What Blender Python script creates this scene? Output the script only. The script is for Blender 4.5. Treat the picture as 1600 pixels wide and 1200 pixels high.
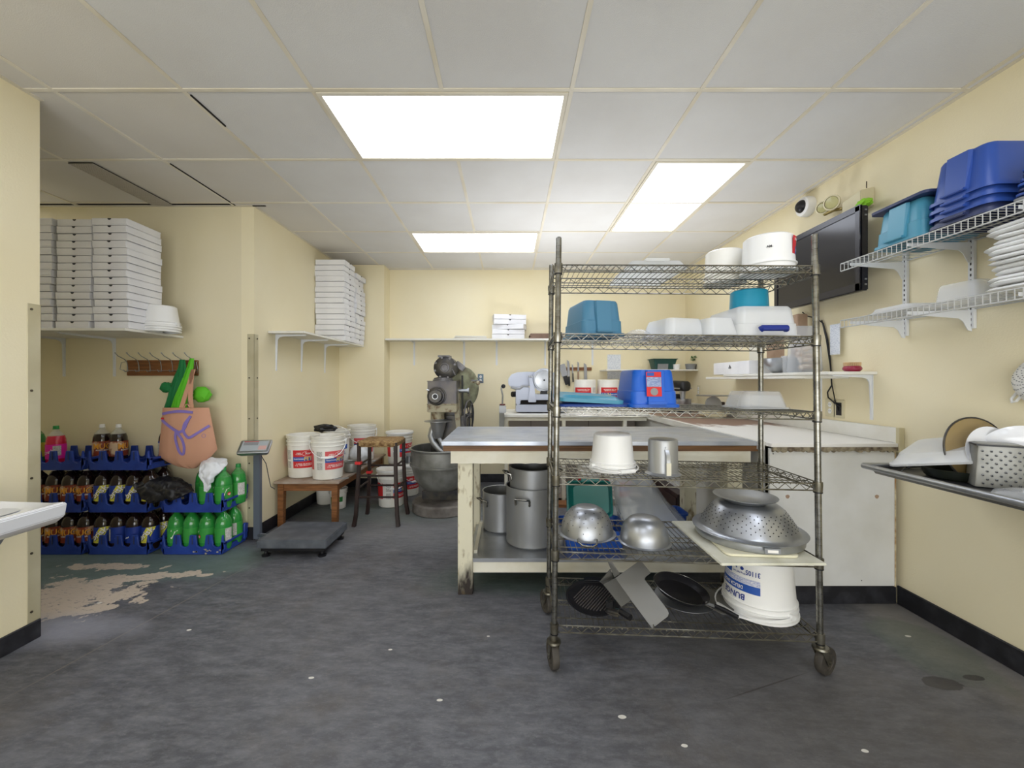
import bpy, bmesh, math, random
from mathutils import Matrix, Vector
random.seed(11)
for o in list(bpy.data.objects): bpy.data.objects.remove(o)
SC = bpy.context.scene
COL = SC.collection
PI = math.pi

# ---------------------------------------------------------------- camera, world, exposure
CH = 1.247                                   # camera height
cd = bpy.data.cameras.new('camera'); cam = bpy.data.objects.new('camera', cd); COL.objects.link(cam)
cam.location = (0, 0, CH); cam.rotation_euler = (PI/2, 0, 0)
cd.sensor_fit = 'HORIZONTAL'; cd.sensor_width = 36; cd.lens = 36*640/1600
cd.shift_x = 5/1600; cd.shift_y = -5/1600
cd.clip_start = 0.05
SC.camera = cam
wd = bpy.data.worlds.new('world'); SC.world = wd; wd.use_nodes = True
wd.node_tree.nodes['Background'].inputs[0].default_value = (0.8, 0.85, 1, 1)
wd.node_tree.nodes['Background'].inputs[1].default_value = 0.3
SC.view_settings.view_transform = 'Standard'
SC.view_settings.look = 'None'
SC.view_settings.gamma = 1
SC.view_settings.use_curve_mapping = False
SC.view_settings.exposure = 0.52
LAMP = 3.5                                    # emission of the fluorescent diffusers

def area(name, loc, aim, sx, sy, power, col=(1,1,1)):
    l = bpy.data.lights.new(name, 'AREA'); l.shape = 'RECTANGLE'; l.size = sx; l.size_y = sy; l.energy = power; l.color = col
    o = bpy.data.objects.new(name, l); COL.objects.link(o); o.location = loc
    o.rotation_euler = (Vector(aim)-Vector(loc)).to_track_quat('-Z', 'Y').to_euler()
    return o
# added soft fill behind the camera, no such source in the room
area('added_fill_rear', (0, -2.4, 1.15), (0, 2.6, 2.0), 4.2, 2.0, 88, (.93, .96, 1))
# second added fill, hidden in the aisle behind the work table, brightens the ceiling
al = area('added_fill_aisle', (0.62, 3.6, 0.77), (0.6, 3.55, 2.6), 1.1, .5, 13, (.95, .97, 1)); al.data.spread = math.radians(125)
# ---------------------------------------------------------------- helpers
def at(u, v, d): return Vector(((u-795)*d/640, d, CH-(v-595)*d/640))
def X(u, d): return (u-795)*d/640
def Z(v, d): return CH-(v-595)*d/640
def T(x=0, y=0, z=0): return Matrix.Translation((x, y, z))
def RX(a): return Matrix.Rotation(math.radians(a), 4, 'X')
def RY(a): return Matrix.Rotation(math.radians(a), 4, 'Y')
def RZ(a): return Matrix.Rotation(math.radians(a), 4, 'Z')
FRONT = RX(90)                                # xy drawing -> xz plane, extrusion towards -Y

def lin(c):
    c /= 255.0
    return c/12.92 if c <= 0.04045 else ((c+0.055)/1.055)**2.4
def rgb(h):
    if isinstance(h, str):
        h = h.lstrip('#'); h = (int(h[0:2], 16), int(h[2:4], 16), int(h[4:6], 16))
    return (lin(h[0]), lin(h[1]), lin(h[2]), 1)

class MB:
    def __init__(s): s.v = []; s.f = []
    def add(s, vs, fs, M=None):
        n = len(s.v)
        for p in vs:
            p = Vector(p)
            s.v.append(M @ p if M is not None else p)
        for f in fs: s.f.append([i+n for i in f])
        return s
    def box(s, x0, x1, y0, y1, z0, z1, M=None):
        if x0 > x1: x0, x1 = x1, x0
        if y0 > y1: y0, y1 = y1, y0
        if z0 > z1: z0, z1 = z1, z0
        return s.add([(x0,y0,z0),(x1,y0,z0),(x1,y1,z0),(x0,y1,z0),(x0,y0,z1),(x1,y0,z1),(x1,y1,z1),(x0,y1,z1)],
                     [(0,3,2,1),(4,5,6,7),(0,1,5,4),(1,2,6,5),(2,3,7,6),(3,0,4,7)], M)
    def rings(s, rings, cap0=True, cap1=True, M=None, closed=True, loop=False, skip=None):
        n = len(rings[0]); vs = [p for r in rings for p in r]; fs = []
        m = len(rings)
        for i in range(m if loop else m-1):
            a = i*n; b = ((i+1) % m)*n
            for j in range(n if closed else n-1):
                if skip and skip(i, j): continue
                k = (j+1) % n
                fs.append((a+j, a+k, b+k, b+j))
        if cap0 and not loop: fs.append(tuple(reversed(range(n))))
        if cap1 and not loop: fs.append(tuple(range((m-1)*n, m*n)))
        return s.add(vs, fs, M)
    def tube(s, pts, r, n=6, loop=False, M=None, caps=True):
        pts = [Vector(p) for p in pts]; m = len(pts); rings = []
        up = None
        for i, p in enumerate(pts):
            if loop: t = pts[(i+1) % m]-pts[i-1]
            elif i == 0: t = pts[1]-p
            elif i == m-1: t = p-pts[-2]
            else: t = (pts[i+1]-p).normalized()+(p-pts[i-1]).normalized()
            if t.length < 1e-9: t = Vector((0,0,1))
            t.normalize()
            if up is None:
                up = Vector((0,0,1)) if abs(t.z) < 0.9 else Vector((1,0,0))
            a = t.cross(up)
            if a.length < 1e-4: a = t.cross(Vector((0,1,0)))
            a.normalize(); b = a.cross(t).normalized(); up = b
            rr = r[i] if isinstance(r, (list, tuple)) else r
            rings.append([p+a*rr*math.cos(2*PI*k/n+PI/n)+b*rr*math.sin(2*PI*k/n+PI/n) for k in range(n)])
        return s.rings(rings, caps, caps, M, True, loop)
    def cyl(s, p0, p1, r0, r1=None, n=16, M=None, caps=True):
        return s.tube([p0, p1], [r0, r0 if r1 is None else r1], n, False, M, caps)
    def lathe(s, prof, n=32, M=None, skip=None, sx=1, sy=1):
        rings = [[(r*math.cos(2*PI*k/n)*sx, r*math.sin(2*PI*k/n)*sy, z) for k in range(n)] for r, z in prof]
        return s.rings(rings, prof[0][0] > 1e-5 and prof[0] != prof[-1], prof[-1][0] > 1e-5 and prof[0] != prof[-1], M, skip=skip)
    def prism(s, poly, h0, h1, M=None):
        n = len(poly)
        vs = [(p[0], p[1], h0) for p in poly]+[(p[0], p[1], h1) for p in poly]
        fs = [tuple(reversed(range(n))), tuple(range(n, 2*n))]+[(i, (i+1) % n, n+(i+1) % n, n+i) for i in range(n)]
        return s.add(vs, fs, M)
    def sphere(s, c, r, n=10, sx=1, sy=1, sz=1, M=None):
        prof = [(max(1e-6, r*math.sin(PI*i/n)), -r*math.cos(PI*i/n)*sz) for i in range(n+1)]
        m = T(*c)
        return s.lathe(prof, n*2, (M @ m) if M is not None else m, sx=sx, sy=sy)
    def mesh(s, name, bevel=0, smooth=35, seg=2):
        me = bpy.data.meshes.new(name)
        me.from_pydata([tuple(p) for p in s.v], [], s.f)
        bm = bmesh.new(); bm.from_mesh(me)
        bmesh.ops.remove_doubles(bm, verts=bm.verts, dist=1e-6)
        bmesh.ops.recalc_face_normals(bm, faces=bm.faces)
        if bevel:
            es = [e for e in bm.edges if len(e.link_faces) == 2 and e.calc_face_angle(0) > 0.6]
            bmesh.ops.bevel(bm, geom=es, offset=bevel, segments=seg, affect='EDGES', clamp_overlap=True)
        bm.to_mesh(me); bm.free()
        if smooth:
            me.polygons.foreach_set('use_smooth', [True]*len(me.polygons))
            me.set_sharp_from_angle(angle=math.radians(smooth))
        me.update()
        return me
    def build(s, name, mat, parent=None, bevel=0, smooth=35, loc=None, seg=2, label=None, kind=None):
        me = s.mesh(name, bevel, smooth, seg)
        me.materials.append(mat)
        o = bpy.data.objects.new(name, me); COL.objects.link(o)
        if parent is not None: o.parent = parent
        if loc is not None: o.location = loc
        if label: o['label'] = label
        if kind: o['kind'] = kind
        return o

def thing(name, label, cat, loc=(0,0,0), rz=0, group=None):
    o = bpy.data.objects.new(name, None); COL.objects.link(o)
    o.location = loc; o.rotation_euler = (0, 0, math.radians(rz)); o.empty_display_size = 0.05
    o['label'] = label; o['category'] = cat
    if group: o['group'] = group
    return o
def tag(o, label, cat, group=None):
    o['label'] = label; o['category'] = cat
    if group: o['group'] = group
    return o
def struct(o): o['kind'] = 'structure'; return o
def dup(root, loc=None, rz=None, label=None, group=None, scale=None):
    def cp(o, par):
        c = o.copy(); COL.objects.link(c)
        if par is not None: c.parent = par
        for ch in list(o.children): cp(ch, c)
        return c
    c = cp(root, None)
    if loc is not None: c.location = loc
    if rz is not None: c.rotation_euler = (0, 0, math.radians(rz))
    if label: c['label'] = label
    if group: c['group'] = group
    if scale: c.scale = scale
    return c
ORD = ['first','second','third','fourth','fifth','sixth','seventh','eighth','ninth','tenth','eleventh','twelfth','thirteenth','fourteenth','fifteenth','sixteenth','seventeenth']

def rrect(w, d, r, n=4, cx=0, cy=0):
    r = min(r, w/2-1e-4, d/2-1e-4); out = []
    for sx, sy, a0 in ((1,1,0),(-1,1,90),(-1,-1,180),(1,-1,270)):
        for k in range(n+1):
            a = math.radians(a0+90*k/n)
            out.append((cx+sx*(w/2-r)+r*math.cos(a), cy+sy*(d/2-r)+r*math.sin(a)))
    return out
def loft_rr(mb, secs, n=4, M=None, cap0=True, cap1=True):
    return mb.rings([[(x, y, z) for x, y in rrect(w, d, r, n)] for z, w, d, r in secs], cap0, cap1, M)

_tc = {}
def text_mesh(txt, size, align='CENTER', bold=False):
    k = (txt, align)
    if k not in _tc:
        cu = bpy.data.curves.new('lettering', 'FONT'); cu.body = txt; cu.size = 1.0; cu.resolution_u = 2
        cu.align_x = align; cu.align_y = 'CENTER'; cu.offset = 0.022
        o = bpy.data.objects.new('tmp', cu); COL.objects.link(o)
        dg = bpy.context.evaluated_depsgraph_get()
        me = bpy.data.meshes.new_from_object(o.evaluated_get(dg))
        _tc[k] = ([tuple(v.co) for v in me.vertices], [tuple(p.vertices) for p in me.polygons])
        bpy.data.objects.remove(o); bpy.data.curves.remove(cu); bpy.data.meshes.remove(me)
    vs, fs = _tc[k]
    return [(x*size, y*size, z) for x, y, z in vs], fs
def text_flat(txt, size, mat, parent, M, sx=1, name='lettering', align='CENTER'):
    """flat letters, drawn in xy then placed by M"""
    vs, fs = text_mesh(txt, size, align); mb = MB(); mb.add([(x*sx, y, 0) for x, y, z in vs], fs, M)
    me = bpy.data.meshes.new(name); me.from_pydata([tuple(p) for p in mb.v], [], mb.f); me.materials.append(mat)
    o = bpy.data.objects.new(name, me); COL.objects.link(o); o.parent = parent
    return o
def text_round(txt, size, mat, parent, rfun, ang, zc, sx=1, off=0.001, M=None, tilt=0, name='lettering', align='CENTER'):
    """letters wrapped on a round body; rfun(z) radius, ang in degrees (-90 faces -Y)"""
    vs, fs = text_mesh(txt, size, align); out = []
    ct, st = math.cos(math.radians(tilt)), math.sin(math.radians(tilt))
    for x, y, z in vs:
        x *= sx; x, y = x*ct-y*st, x*st+y*ct
        zz = zc+y; r = rfun(zz)+off; a = math.radians(ang)+x/r
        out.append((r*math.cos(a), r*math.sin(a), zz))
    me = bpy.data.meshes.new(name)
    if M is not None: out = [tuple(M @ Vector(p)) for p in out]
    me.from_pydata(out, [], fs); me.materials.append(mat)
    o = bpy.data.objects.new(name, me); COL.objects.link(o); o.parent = parent
    return o
def patch_round(rfun, a0, a1, z0, z1, name, mat, parent, off=0.0006, M=None, n=14, k=None):
    """a label wrapped round a body; k(t) optional lower/upper edge shaping"""
    rings = []
    for i in range(2):
        zz = (z0, z1)[i]
        rings.append([((rfun(zz)+off)*math.cos(math.radians(a0+(a1-a0)*j/n)), (rfun(zz)+off)*math.sin(math.radians(a0+(a1-a0)*j/n)), zz) for j in range(n+1)])
    mb = MB(); mb.rings(rings, False, False, M, closed=False)
    return mb.build(name, mat, parent, smooth=60)

# ---------------------------------------------------------------- materials
def nt_new(name):
    m = bpy.data.materials.new(name); m.use_nodes = True
    nt = m.node_tree; b = nt.nodes['Principled BSDF']
    return m, nt, b
def N(nt, t, **kw):
    n = nt.nodes.new(t)
    for k, v in kw.items(): setattr(n, k, v)
    return n
def mat(name, col, rough=0.5, metal=0, col2=None, scale=8, lo=0.35, hi=0.65, bump=0, bscale=60, alpha=1, trans=0, ior=1.45,
        emit=None, stretch=None, coat=0, rough2=None, spec=0.5, detail=4):
    m, nt, b = nt_new(name)
    b.inputs['Base Color'].default_value = rgb(col)
    b.inputs['Roughness'].default_value = rough
    b.inputs['Metallic'].default_value = metal
    b.inputs['Specular IOR Level'].default_value = spec
    b.inputs['IOR'].default_value = ior
    if coat: b.inputs['Coat Weight'].default_value = coat
    tc = None
    if col2 is not None or bump or rough2 is not None:
        tc = N(nt, 'ShaderNodeTexCoord'); mp = N(nt, 'ShaderNodeMapping')
        nt.links.new(tc.outputs['Object'], mp.inputs[0])
        if stretch: mp.inputs['Scale'].default_value = stretch
    if col2 is not None or rough2 is not None:
        no = N(nt, 'ShaderNodeTexNoise'); no.inputs['Scale'].default_value = scale; no.inputs['Detail'].default_value = detail
        nt.links.new(mp.outputs[0], no.inputs['Vector'])
        mr = N(nt, 'ShaderNodeMapRange'); mr.inputs[1].default_value = lo; mr.inputs[2].default_value = hi
        nt.links.new(no.outputs[0], mr.inputs[0])
        if col2 is not None:
            mx = N(nt, 'ShaderNodeMix', data_type='RGBA')
            mx.inputs[6].default_value = rgb(col); mx.inputs[7].default_value = rgb(col2)
            nt.links.new(mr.outputs[0], mx.inputs[0]); nt.links.new(mx.outputs[2], b.inputs['Base Color'])
        if rough2 is not None:
            m2 = N(nt, 'ShaderNodeMapRange'); m2.inputs[3].default_value = rough; m2.inputs[4].default_value = rough2
            nt.links.new(mr.outputs[0], m2.inputs[0]); nt.links.new(m2.outputs[0], b.inputs['Roughness'])
    if bump:
        n2 = N(nt, 'ShaderNodeTexNoise'); n2.inputs['Scale'].default_value = bscale; n2.inputs['Detail'].default_value = 3
        nt.links.new(mp.outputs[0], n2.inputs['Vector'])
        bp = N(nt, 'ShaderNodeBump'); bp.inputs['Strength'].default_value = bump; bp.inputs['Distance'].default_value = 0.01
        nt.links.new(n2.outputs[0], bp.inputs['Height']); nt.links.new(bp.outputs[0], b.inputs['Normal'])
    if trans: b.inputs['Transmission Weight'].default_value = trans
    if alpha < 1: b.inputs['Alpha'].default_value = alpha
    if emit:
        b.inputs['Emission Color'].default_value = rgb(emit[0]); b.inputs['Emission Strength'].default_value = emit[1]
    return m

M_ = {}
M_['wall'] = mat('wall_paint', '#f2e8c8', 0.55, col2='#eee2bd', scale=1.3, bump=0.08, bscale=110)
M_['wall_grey'] = mat('wall_paint_far', '#e9dfc0', 0.55, col2='#e5dab6', scale=1.3, bump=0.08, bscale=110)
M_['tile'] = mat('ceiling_tile', '#d9d8d6', 0.9, col2='#d3d1ce', scale=2.2, bump=0.15, bscale=240)
M_['tile_b'] = mat('ceiling_tile_warm', '#d4cfc6', 0.9, col2='#d8d4cd', scale=2.2, bump=0.15, bscale=240)
M_['tbar'] = mat('ceiling_grid', '#e3ddcf', 0.5, col2='#d6cdb8', scale=3)
M_['dark'] = mat('dark_gap', '#221e1a', 0.9)
M_['black'] = mat('black_plastic', '#17171a', 0.4)
M_['base'] = mat('rubber_baseboard', '#1c1c20', 0.5, col2='#34343a', scale=14, lo=0.45, hi=0.75)
M_['diff'] = mat('lit_diffuser', '#ffffff', 0.5, emit=('#e9f0ff', LAMP))
M_['guard'] = mat('corner_guard_metal', '#cfc8ac', 0.4, metal=0.2, col2='#bdb494', scale=4)
M_['screw'] = mat('screw_metal', '#5b5448', 0.4, metal=0.7)
M_['white'] = mat('white_plastic', '#f0f0ee', 0.35)
M_['whitem'] = mat('white_plastic_milky', '#f3f1ea', 0.3, col2='#e6e3d8', scale=5)
M_['board'] = mat('white_shelf_board', '#efeee8', 0.45, col2='#e4e1d6', scale=5)
M_['wwire'] = mat('white_coated_wire', '#c4c5c3', 0.35)
M_['wmetal'] = mat('white_painted_metal', '#e6e8ea', 0.35)
M_['box'] = mat('white_cardboard', '#f1f1f3', 0.75, col2='#e9e9ec', scale=6, lo=.4, hi=.6)
M_['card'] = mat('brown_cardboard', '#a98f78', 0.8, col2='#9a8069', scale=9)
M_['card2'] = mat('grey_brown_card', '#8f7768', 0.8, col2='#7f685a', scale=9)
M_['chrome'] = mat('chrome_wire', '#93928c', 0.26, metal=0.92, col2='#6f6d66', scale=30)
M_['chromeold'] = mat('dull_chrome', '#8b887c', 0.35, metal=0.85, col2='#645f52', scale=18)
M_['steel'] = mat('brushed_steel', '#b9bcc0', 0.3, metal=0.9, col2='#a0a3a8', scale=5, rough2=0.42)
M_['steeltop'] = mat('worn_steel_top', '#c4c9d2', 0.32, metal=0.85, col2='#a3a9b4', scale=3.5, rough2=0.5, stretch=(1, 3, 1), detail=8)
M_['alu'] = mat('aluminium', '#a9abad', 0.36, metal=0.65, col2='#9c9ea0', scale=2.5)
M_['aluold'] = mat('old_aluminium', '#94948f', 0.4, metal=0.35, col2='#787872', scale=9)
M_['darkmetal'] = mat('dark_painted_iron', '#3d3c3f', 0.35, metal=0.5, col2='#57534a', scale=14)
M_['greycast'] = mat('grey_cast_iron', '#7d7c80', 0.4, metal=0.4, col2='#5f5d5c', scale=16)
M_['rusty'] = mat('rusty_cream_iron', '#aaa38a', 0.5, metal=0.1, col2='#6b4d33', scale=22, lo=0.5, hi=0.68)
M_['slicer'] = mat('slicer_aluminium', '#a9aebb', 0.4, metal=0.75)
M_['wood'] = mat('worn_oak', '#946239', 0.5, col2='#704828', scale=7, stretch=(1, 14, 14))
M_['woodtop'] = mat('floury_wood', '#97806a', 0.6, col2='#b9aca0', scale=6)
M_['woodedge'] = mat('table_wood_edge', '#7d5731', 0.5, col2='#573a1e', scale=5, stretch=(1, 30, 30))
M_['darkwood'] = mat('dark_stained_wood', '#33231f', 0.4, col2='#241815', scale=8)
M_['cream'] = mat('chipped_cream_paint', '#dcd8c4', 0.5, col2='#8a7a5c', scale=26, lo=0.56, hi=0.72, stretch=(1, 1, 0.35))
M_['creamlt'] = mat('cream_paint', '#e4e1d2', 0.5, col2='#d6d0ba', scale=6)
M_['legdirt'] = None
M_['rush'] = mat('woven_rush', '#b59768', 0.8, col2='#6f5030', scale=40, stretch=(1, 4, 1), bump=0.4, bscale=120)
M_['panel'] = mat('grey_white_panel', '#dcdcd9', 0.5, col2='#cfcec8', scale=4)
M_['lam'] = None
M_['bluebin'] = mat('blue_bin_plastic', '#2350a8', 0.35)
M_['bluebin2'] = mat('bright_blue_plastic', '#1f63cc', 0.33)
M_['navybin'] = mat('navy_bin_plastic', '#2f4f9e', 0.35)
M_['navydk'] = mat('dark_slate_plastic', '#343d63', 0.4)
M_['teal'] = mat('teal_bin_plastic', '#4b93ad', 0.35)
M_['slate'] = mat('slate_blue_plastic', '#4a7f9e', 0.38)
M_['tealgreen'] = mat('green_teal_plastic', '#1a7d78', 0.35)
M_['turq'] = mat('turquoise_plastic', '#1f93b4', 0.3)
M_['crate'] = mat('crate_blue', '#28459c', 0.42, col2='#1f3888', scale=12)
M_['clear'] = mat('clear_plastic', '#eceff2', 0.18, alpha=0.30)
M_['clear2'] = mat('milky_clear_plastic', '#eef0f1', 0.25, alpha=0.58)
M_['clearthin'] = mat('thin_clear_plastic', '#f4f6f8', 0.12, alpha=0.3)
M_['red'] = mat('label_red', '#d22b2e', 0.45)
M_['redfade'] = mat('label_faded_red', '#d8585a', 0.45)
M_['lblue'] = mat('label_blue', '#2a57ad', 0.45)
M_['lyellow'] = mat('label_yellow', '#f3d75a', 0.45)
M_['lwhite'] = mat('label_white', '#f6f3ee', 0.5)
M_['lgrey'] = mat('label_fine_print', '#aaa8a2', 0.6, col2='#d8d6d0', scale=160, lo=.45, hi=.55, stretch=(1,1,2))
M_['lgreen'] = mat('label_green', '#2f7d3c', 0.5)
M_['ink'] = mat('dark_ink', '#26262a', 0.6)
M_['navyink'] = mat('navy_ink', '#22398c', 0.5)
M_['platform'] = mat('grey_scale_platform', '#50555c', 0.45, col2='#6c7076', scale=10, lo=.4, hi=.8)
M_['column'] = mat('scale_column_paint', '#5f6671', 0.4)
M_['grey'] = mat('grey_plastic', '#8b8d8f', 0.4)
M_['lcd'] = mat('display_face', '#a9b0b4', 0.3)
M_['tv'] = mat('tv_screen', '#1b1b20', 0.15)
M_['tvf'] = mat('tv_frame', '#22222a', 0.25)
M_['ceramic'] = mat('white_ceramic', '#eceef3', 0.12, coat=0.4)
M_['ivory'] = mat('ivory_plastic', '#d8cfae', 0.4)
M_['glass'] = mat('lens_glass', '#c9c48e', 0.15, alpha=0.8)
M_['cutting'] = mat('cutting_board_plastic', '#e5e4d6', 0.45, col2='#cfcdb9', scale=8)
M_['rubber'] = mat('dirty_rubber', '#4c4740', 0.7, col2='#37332e', scale=20)
M_['nonstick'] = mat('nonstick_black', '#1e1d21', 0.3)
M_['sheet'] = mat('grey_sheet_metal', '#7d7c78', 0.4, metal=0.55)
M_['green'] = mat('soda_green', '#2f8f3e', 0.12, coat=0.5)
M_['greencap'] = mat('green_cap', '#2a9248', 0.4)
M_['cola'] = mat('dark_cola', '#221512', 0.1, coat=0.6)
M_['pink'] = mat('pink_soda', '#cf1f45', 0.12, coat=0.5)
M_['bclear'] = mat('bottle_clear', '#dfe2dc', 0.08, alpha=0.3)
M_['bclearg'] = mat('bottle_green_clear', '#57b060', 0.08, alpha=0.6)
M_['mugl'] = mat('root_beer_label', '#8a3a20', 0.45, col2='#d8bd9c', scale=14, lo=.48, hi=.56)
M_['mugy'] = mat('root_beer_lettering', '#e9a53a', 0.45)
M_['blab'] = mat('navy_label', '#1f3b94', 0.4)
M_['ylab'] = mat('yellow_label', '#e6e04a', 0.45)
M_['glab'] = mat('green_label', '#38983f', 0.45)
M_['pinklab'] = mat('magenta_label', '#e320a0', 0.45)
M_['salmon'] = mat('salmon_cloth', '#cf9c80', 0.8, bump=0.1, bscale=300)
M_['purple'] = mat('purple_print', '#8877c0', 0.7)
M_['gbag'] = mat('bright_green_cloth', '#62c22a', 0.7)
M_['dgbag'] = mat('dark_green_cloth', '#1f7a42', 0.7)
M_['wbag'] = mat('white_bag_film', '#eef1f5', 0.35, alpha=0.9)
M_['cbag'] = mat('clear_bag_film', '#dde3ea', 0.2, alpha=0.36)
M_['blackbag'] = mat('black_bag_film', '#1d1d20', 0.35)
M_['paper'] = mat('printed_paper', '#e2e6ec', 0.7, col2='#c3cad6', scale=70, lo=.5, hi=.62, stretch=(1,1,3))
M_['paperw'] = mat('plain_paper', '#e9e6da', 0.7)
M_['knifeblade'] = mat('knife_blade', '#8f9093', 0.35, metal=0.7)
M_['rubywax'] = mat('ruby_brush', '#93203d', 0.3, coat=.4)
M_['bristle'] = mat('brush_bristle', '#d8b98e', 0.8)
M_['cookie'] = mat('brown_cookies', '#b98f62', 0.7, col2='#e6dccb', scale=40)
M_['lime'] = mat('lime_cloth', '#8fd02f', 0.6)
M_['leaf'] = mat('leaf_green', '#3f6b3a', 0.6)
M_['yellow'] = mat('sticker_yellow', '#f2e21e', 0.5)
M_['dkgreen'] = mat('dark_green_basket', '#1f4a44', 0.5)
M_['amber'] = mat('amber_glass', '#9a8458', 0.15, alpha=0.75)
M_['darkred'] = mat('dark_red_lid', '#5d1822', 0.3)
M_['gbox'] = mat('blue_grey_metal', '#6f8698', 0.45)
M_['cloth'] = mat('dirty_towel', '#8a8578', 0.85, col2='#b5afa2', scale=40, stretch=(8,1,1))

def floor_mat():
    m, nt, b = nt_new('worn_dark_floor')
    tc = N(nt, 'ShaderNodeTexCoord')
    def noise(scale, detail=6, rough=0.6, st=None):
        n = N(nt, 'ShaderNodeTexNoise'); n.inputs['Scale'].default_value = scale; n.inputs['Detail'].default_value = detail
        n.inputs['Roughness'].default_value = rough
        if st:
            mp = N(nt, 'ShaderNodeMapping'); mp.inputs['Scale'].default_value = st; mp.inputs['Rotation'].default_value = (0,0,0.5)
            nt.links.new(tc.outputs['Object'], mp.inputs[0]); nt.links.new(mp.outputs[0], n.inputs['Vector'])
        else: nt.links.new(tc.outputs['Object'], n.inputs['Vector'])
        return n.outputs[0]
    def mrange(src, a, b_, c=0, d=1):
        r = N(nt, 'ShaderNodeMapRange'); r.inputs[1].default_value = a; r.inputs[2].default_value = b_
        r.inputs[3].default_value = c; r.inputs[4].default_value = d
        nt.links.new(src, r.inputs[0]); return r.outputs[0]
    def mix(f, a, c):
        x = N(nt, 'ShaderNodeMix', data_type='RGBA')
        nt.links.new(f, x.inputs[0])
        if isinstance(a, tuple): x.inputs[6].default_value = a
        else: nt.links.new(a, x.inputs[6])
        if isinstance(c, tuple): x.inputs[7].default_value = c
        else: nt.links.new(c, x.inputs[7])
        return x.outputs[2]
    def math_(op, a, c):
        x = N(nt, 'ShaderNodeMath', operation=op)
        for i, q in enumerate((a, c)):
            if isinstance(q, (int, float)): x.inputs[i].default_value = q
            else: nt.links.new(q, x.inputs[i])
        return x.outputs[0]
    def blob(cx, cy, rx, ry, rag=0.5, ns=5, lo=0.95, hi=1.0, rot=0):
        """ragged elliptic patch: 1 inside"""
        m0 = N(nt, 'ShaderNodeMapping'); m0.vector_type = 'TEXTURE'; m0.inputs['Location'].default_value = (cx, cy, 0); m0.inputs['Rotation'].default_value = (0, 0, math.radians(rot))
        nt.links.new(tc.outputs['Object'], m0.inputs[0])
        mp = N(nt, 'ShaderNodeMapping'); mp.inputs['Scale'].default_value = (1/rx, 1/ry, 0); nt.links.new(m0.outputs[0], mp.inputs[0])
        ln = N(nt, 'ShaderNodeVectorMath', operation='LENGTH'); nt.links.new(mp.outputs[0], ln.inputs[0])
        s = math_('ADD', ln.outputs['Value'], math_('MULTIPLY', math_('SUBTRACT', noise(ns, 8, 0.65), 0.5), rag*2))
        return mrange(s, lo, hi, 1, 0)
    c = mix(mrange(noise(1.6), 0.35, 0.68), rgb('#4a4b51'), rgb('#5f6065'))
    c = mix(mrange(noise(7, 8, 0.7, (1, 3, 1)), 0.42, 0.70, 0, 0.7), c, rgb('#7e7f84'))
    c = mix(mrange(noise(24, 8, .75, (1, 2.2, 1)), 0.5, 0.72, 0, 0.45), c, rgb('#8b8b8e'))
    c = mix(mrange(noise(2.3, 5, .7), 0.52, 0.7, 0, .45), c, rgb('#5d564f'))
    c = mix(mrange(noise(3, 6, .7), 0.55, 0.75, 0, .5), c, rgb('#3b3a3e'))
    c = mix(mrange(noise(160, 2), 0.70, 0.74, 0, 0.5), c, rgb('#a6a6a6'))
    # worn green paint, bare beige patches, floury bits, oily stains
    g = math_('MULTIPLY', blob(-2.7, 2.85, 1.0, 0.42, 0.4, 3, 0.8, 1.05), 0.7); c = mix(g, c, rgb('#667a73'))
    g2 = math_('MULTIPLY', blob(-1.1, 3.9, 0.9, 0.35, 0.5, 3, 0.7, 1.1), 0.5); c = mix(g2, c, rgb('#74877f'))
    g3 = math_('MULTIPLY', blob(0.3, 2.6, 0.9, 0.25, 0.5, 3, 0.6, 1.1), 0.5); c = mix(g3, c, rgb('#3f5c50'))
    rgd = noise(26, 8, .75, (1, 2.4, 1))
    ero = mrange(rgd, .36, .44)
    for bl in ((-2.66, 2.33, .5, .26, 1.6, 7, 12), (-2.35, 2.60, .42, .05, 1.5, 9, 8), (-2.32, 2.22, .16, .05, .9, 10, 15), (-1.95, 2.63, .055, .022, .5, 14, 10), (-2.7, 2.75, .3, .05, 1.6, 9, 0)):
        bb_ = math_('MULTIPLY', blob(bl[0], bl[1], bl[2], bl[3], bl[4], bl[5], .9, .96, bl[6]), ero); c = mix(bb_, c, rgb('#c6b7a6'))
    ln_ = math_('MULTIPLY', blob(-1.86, 2.2, .006, .75, .2, 9, .6, 1.1, -11), .45); c = mix(ln_, c, rgb('#8a8276'))
    ln_ = math_('MULTIPLY', blob(1.07, 1.68, .24, .004, .25, 9, .6, 1.1, 19), .8); c = mix(ln_, c, rgb('#252327'))
    w = math_('MULTIPLY', blob(-2.3, 2.05, 0.45, 0.16, 0.5, 4, 0.4, 1.2), 0.55); c = mix(w, c, rgb('#a8a9b6'))
    w = math_('MULTIPLY', blob(-1.0, 3.55, 1.3, 0.5, 0.6, 4, 0.4, 1.2), 0.35); c = mix(w, c, rgb('#9b9b9c'))
    w = math_('MULTIPLY', blob(2.1, 2.0, 0.25, 0.8, 0.6, 6, 0.5, 1.2), 0.55); c = mix(w, c, rgb('#9a958f'))
    w = math_('MULTIPLY', blob(1.95, 1.9, 0.2, 0.28, 0.5, 6, 0.8, 1.0), 0.4); c = mix(w, c, rgb('#5b6b5c'))
    w = math_('MULTIPLY', blob(1.78, 1.69, 0.09, 0.04, 0.5, 9, 0.9, 0.95), 0.85); c = mix(w, c, rgb('#2f2d31'))
    w = math_('MULTIPLY', blob(1.95, 1.72, 0.05, 0.02, 0.4, 9, 0.9, 0.95), 0.85); c = mix(w, c, rgb('#2f2d31'))
    w = math_('MULTIPLY', blob(1.3, 1.45, 1.0, 0.5, 0.5, 3, 0.4, 1.2), 0.45); c = mix(w, c, rgb('#57524b'))
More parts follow.
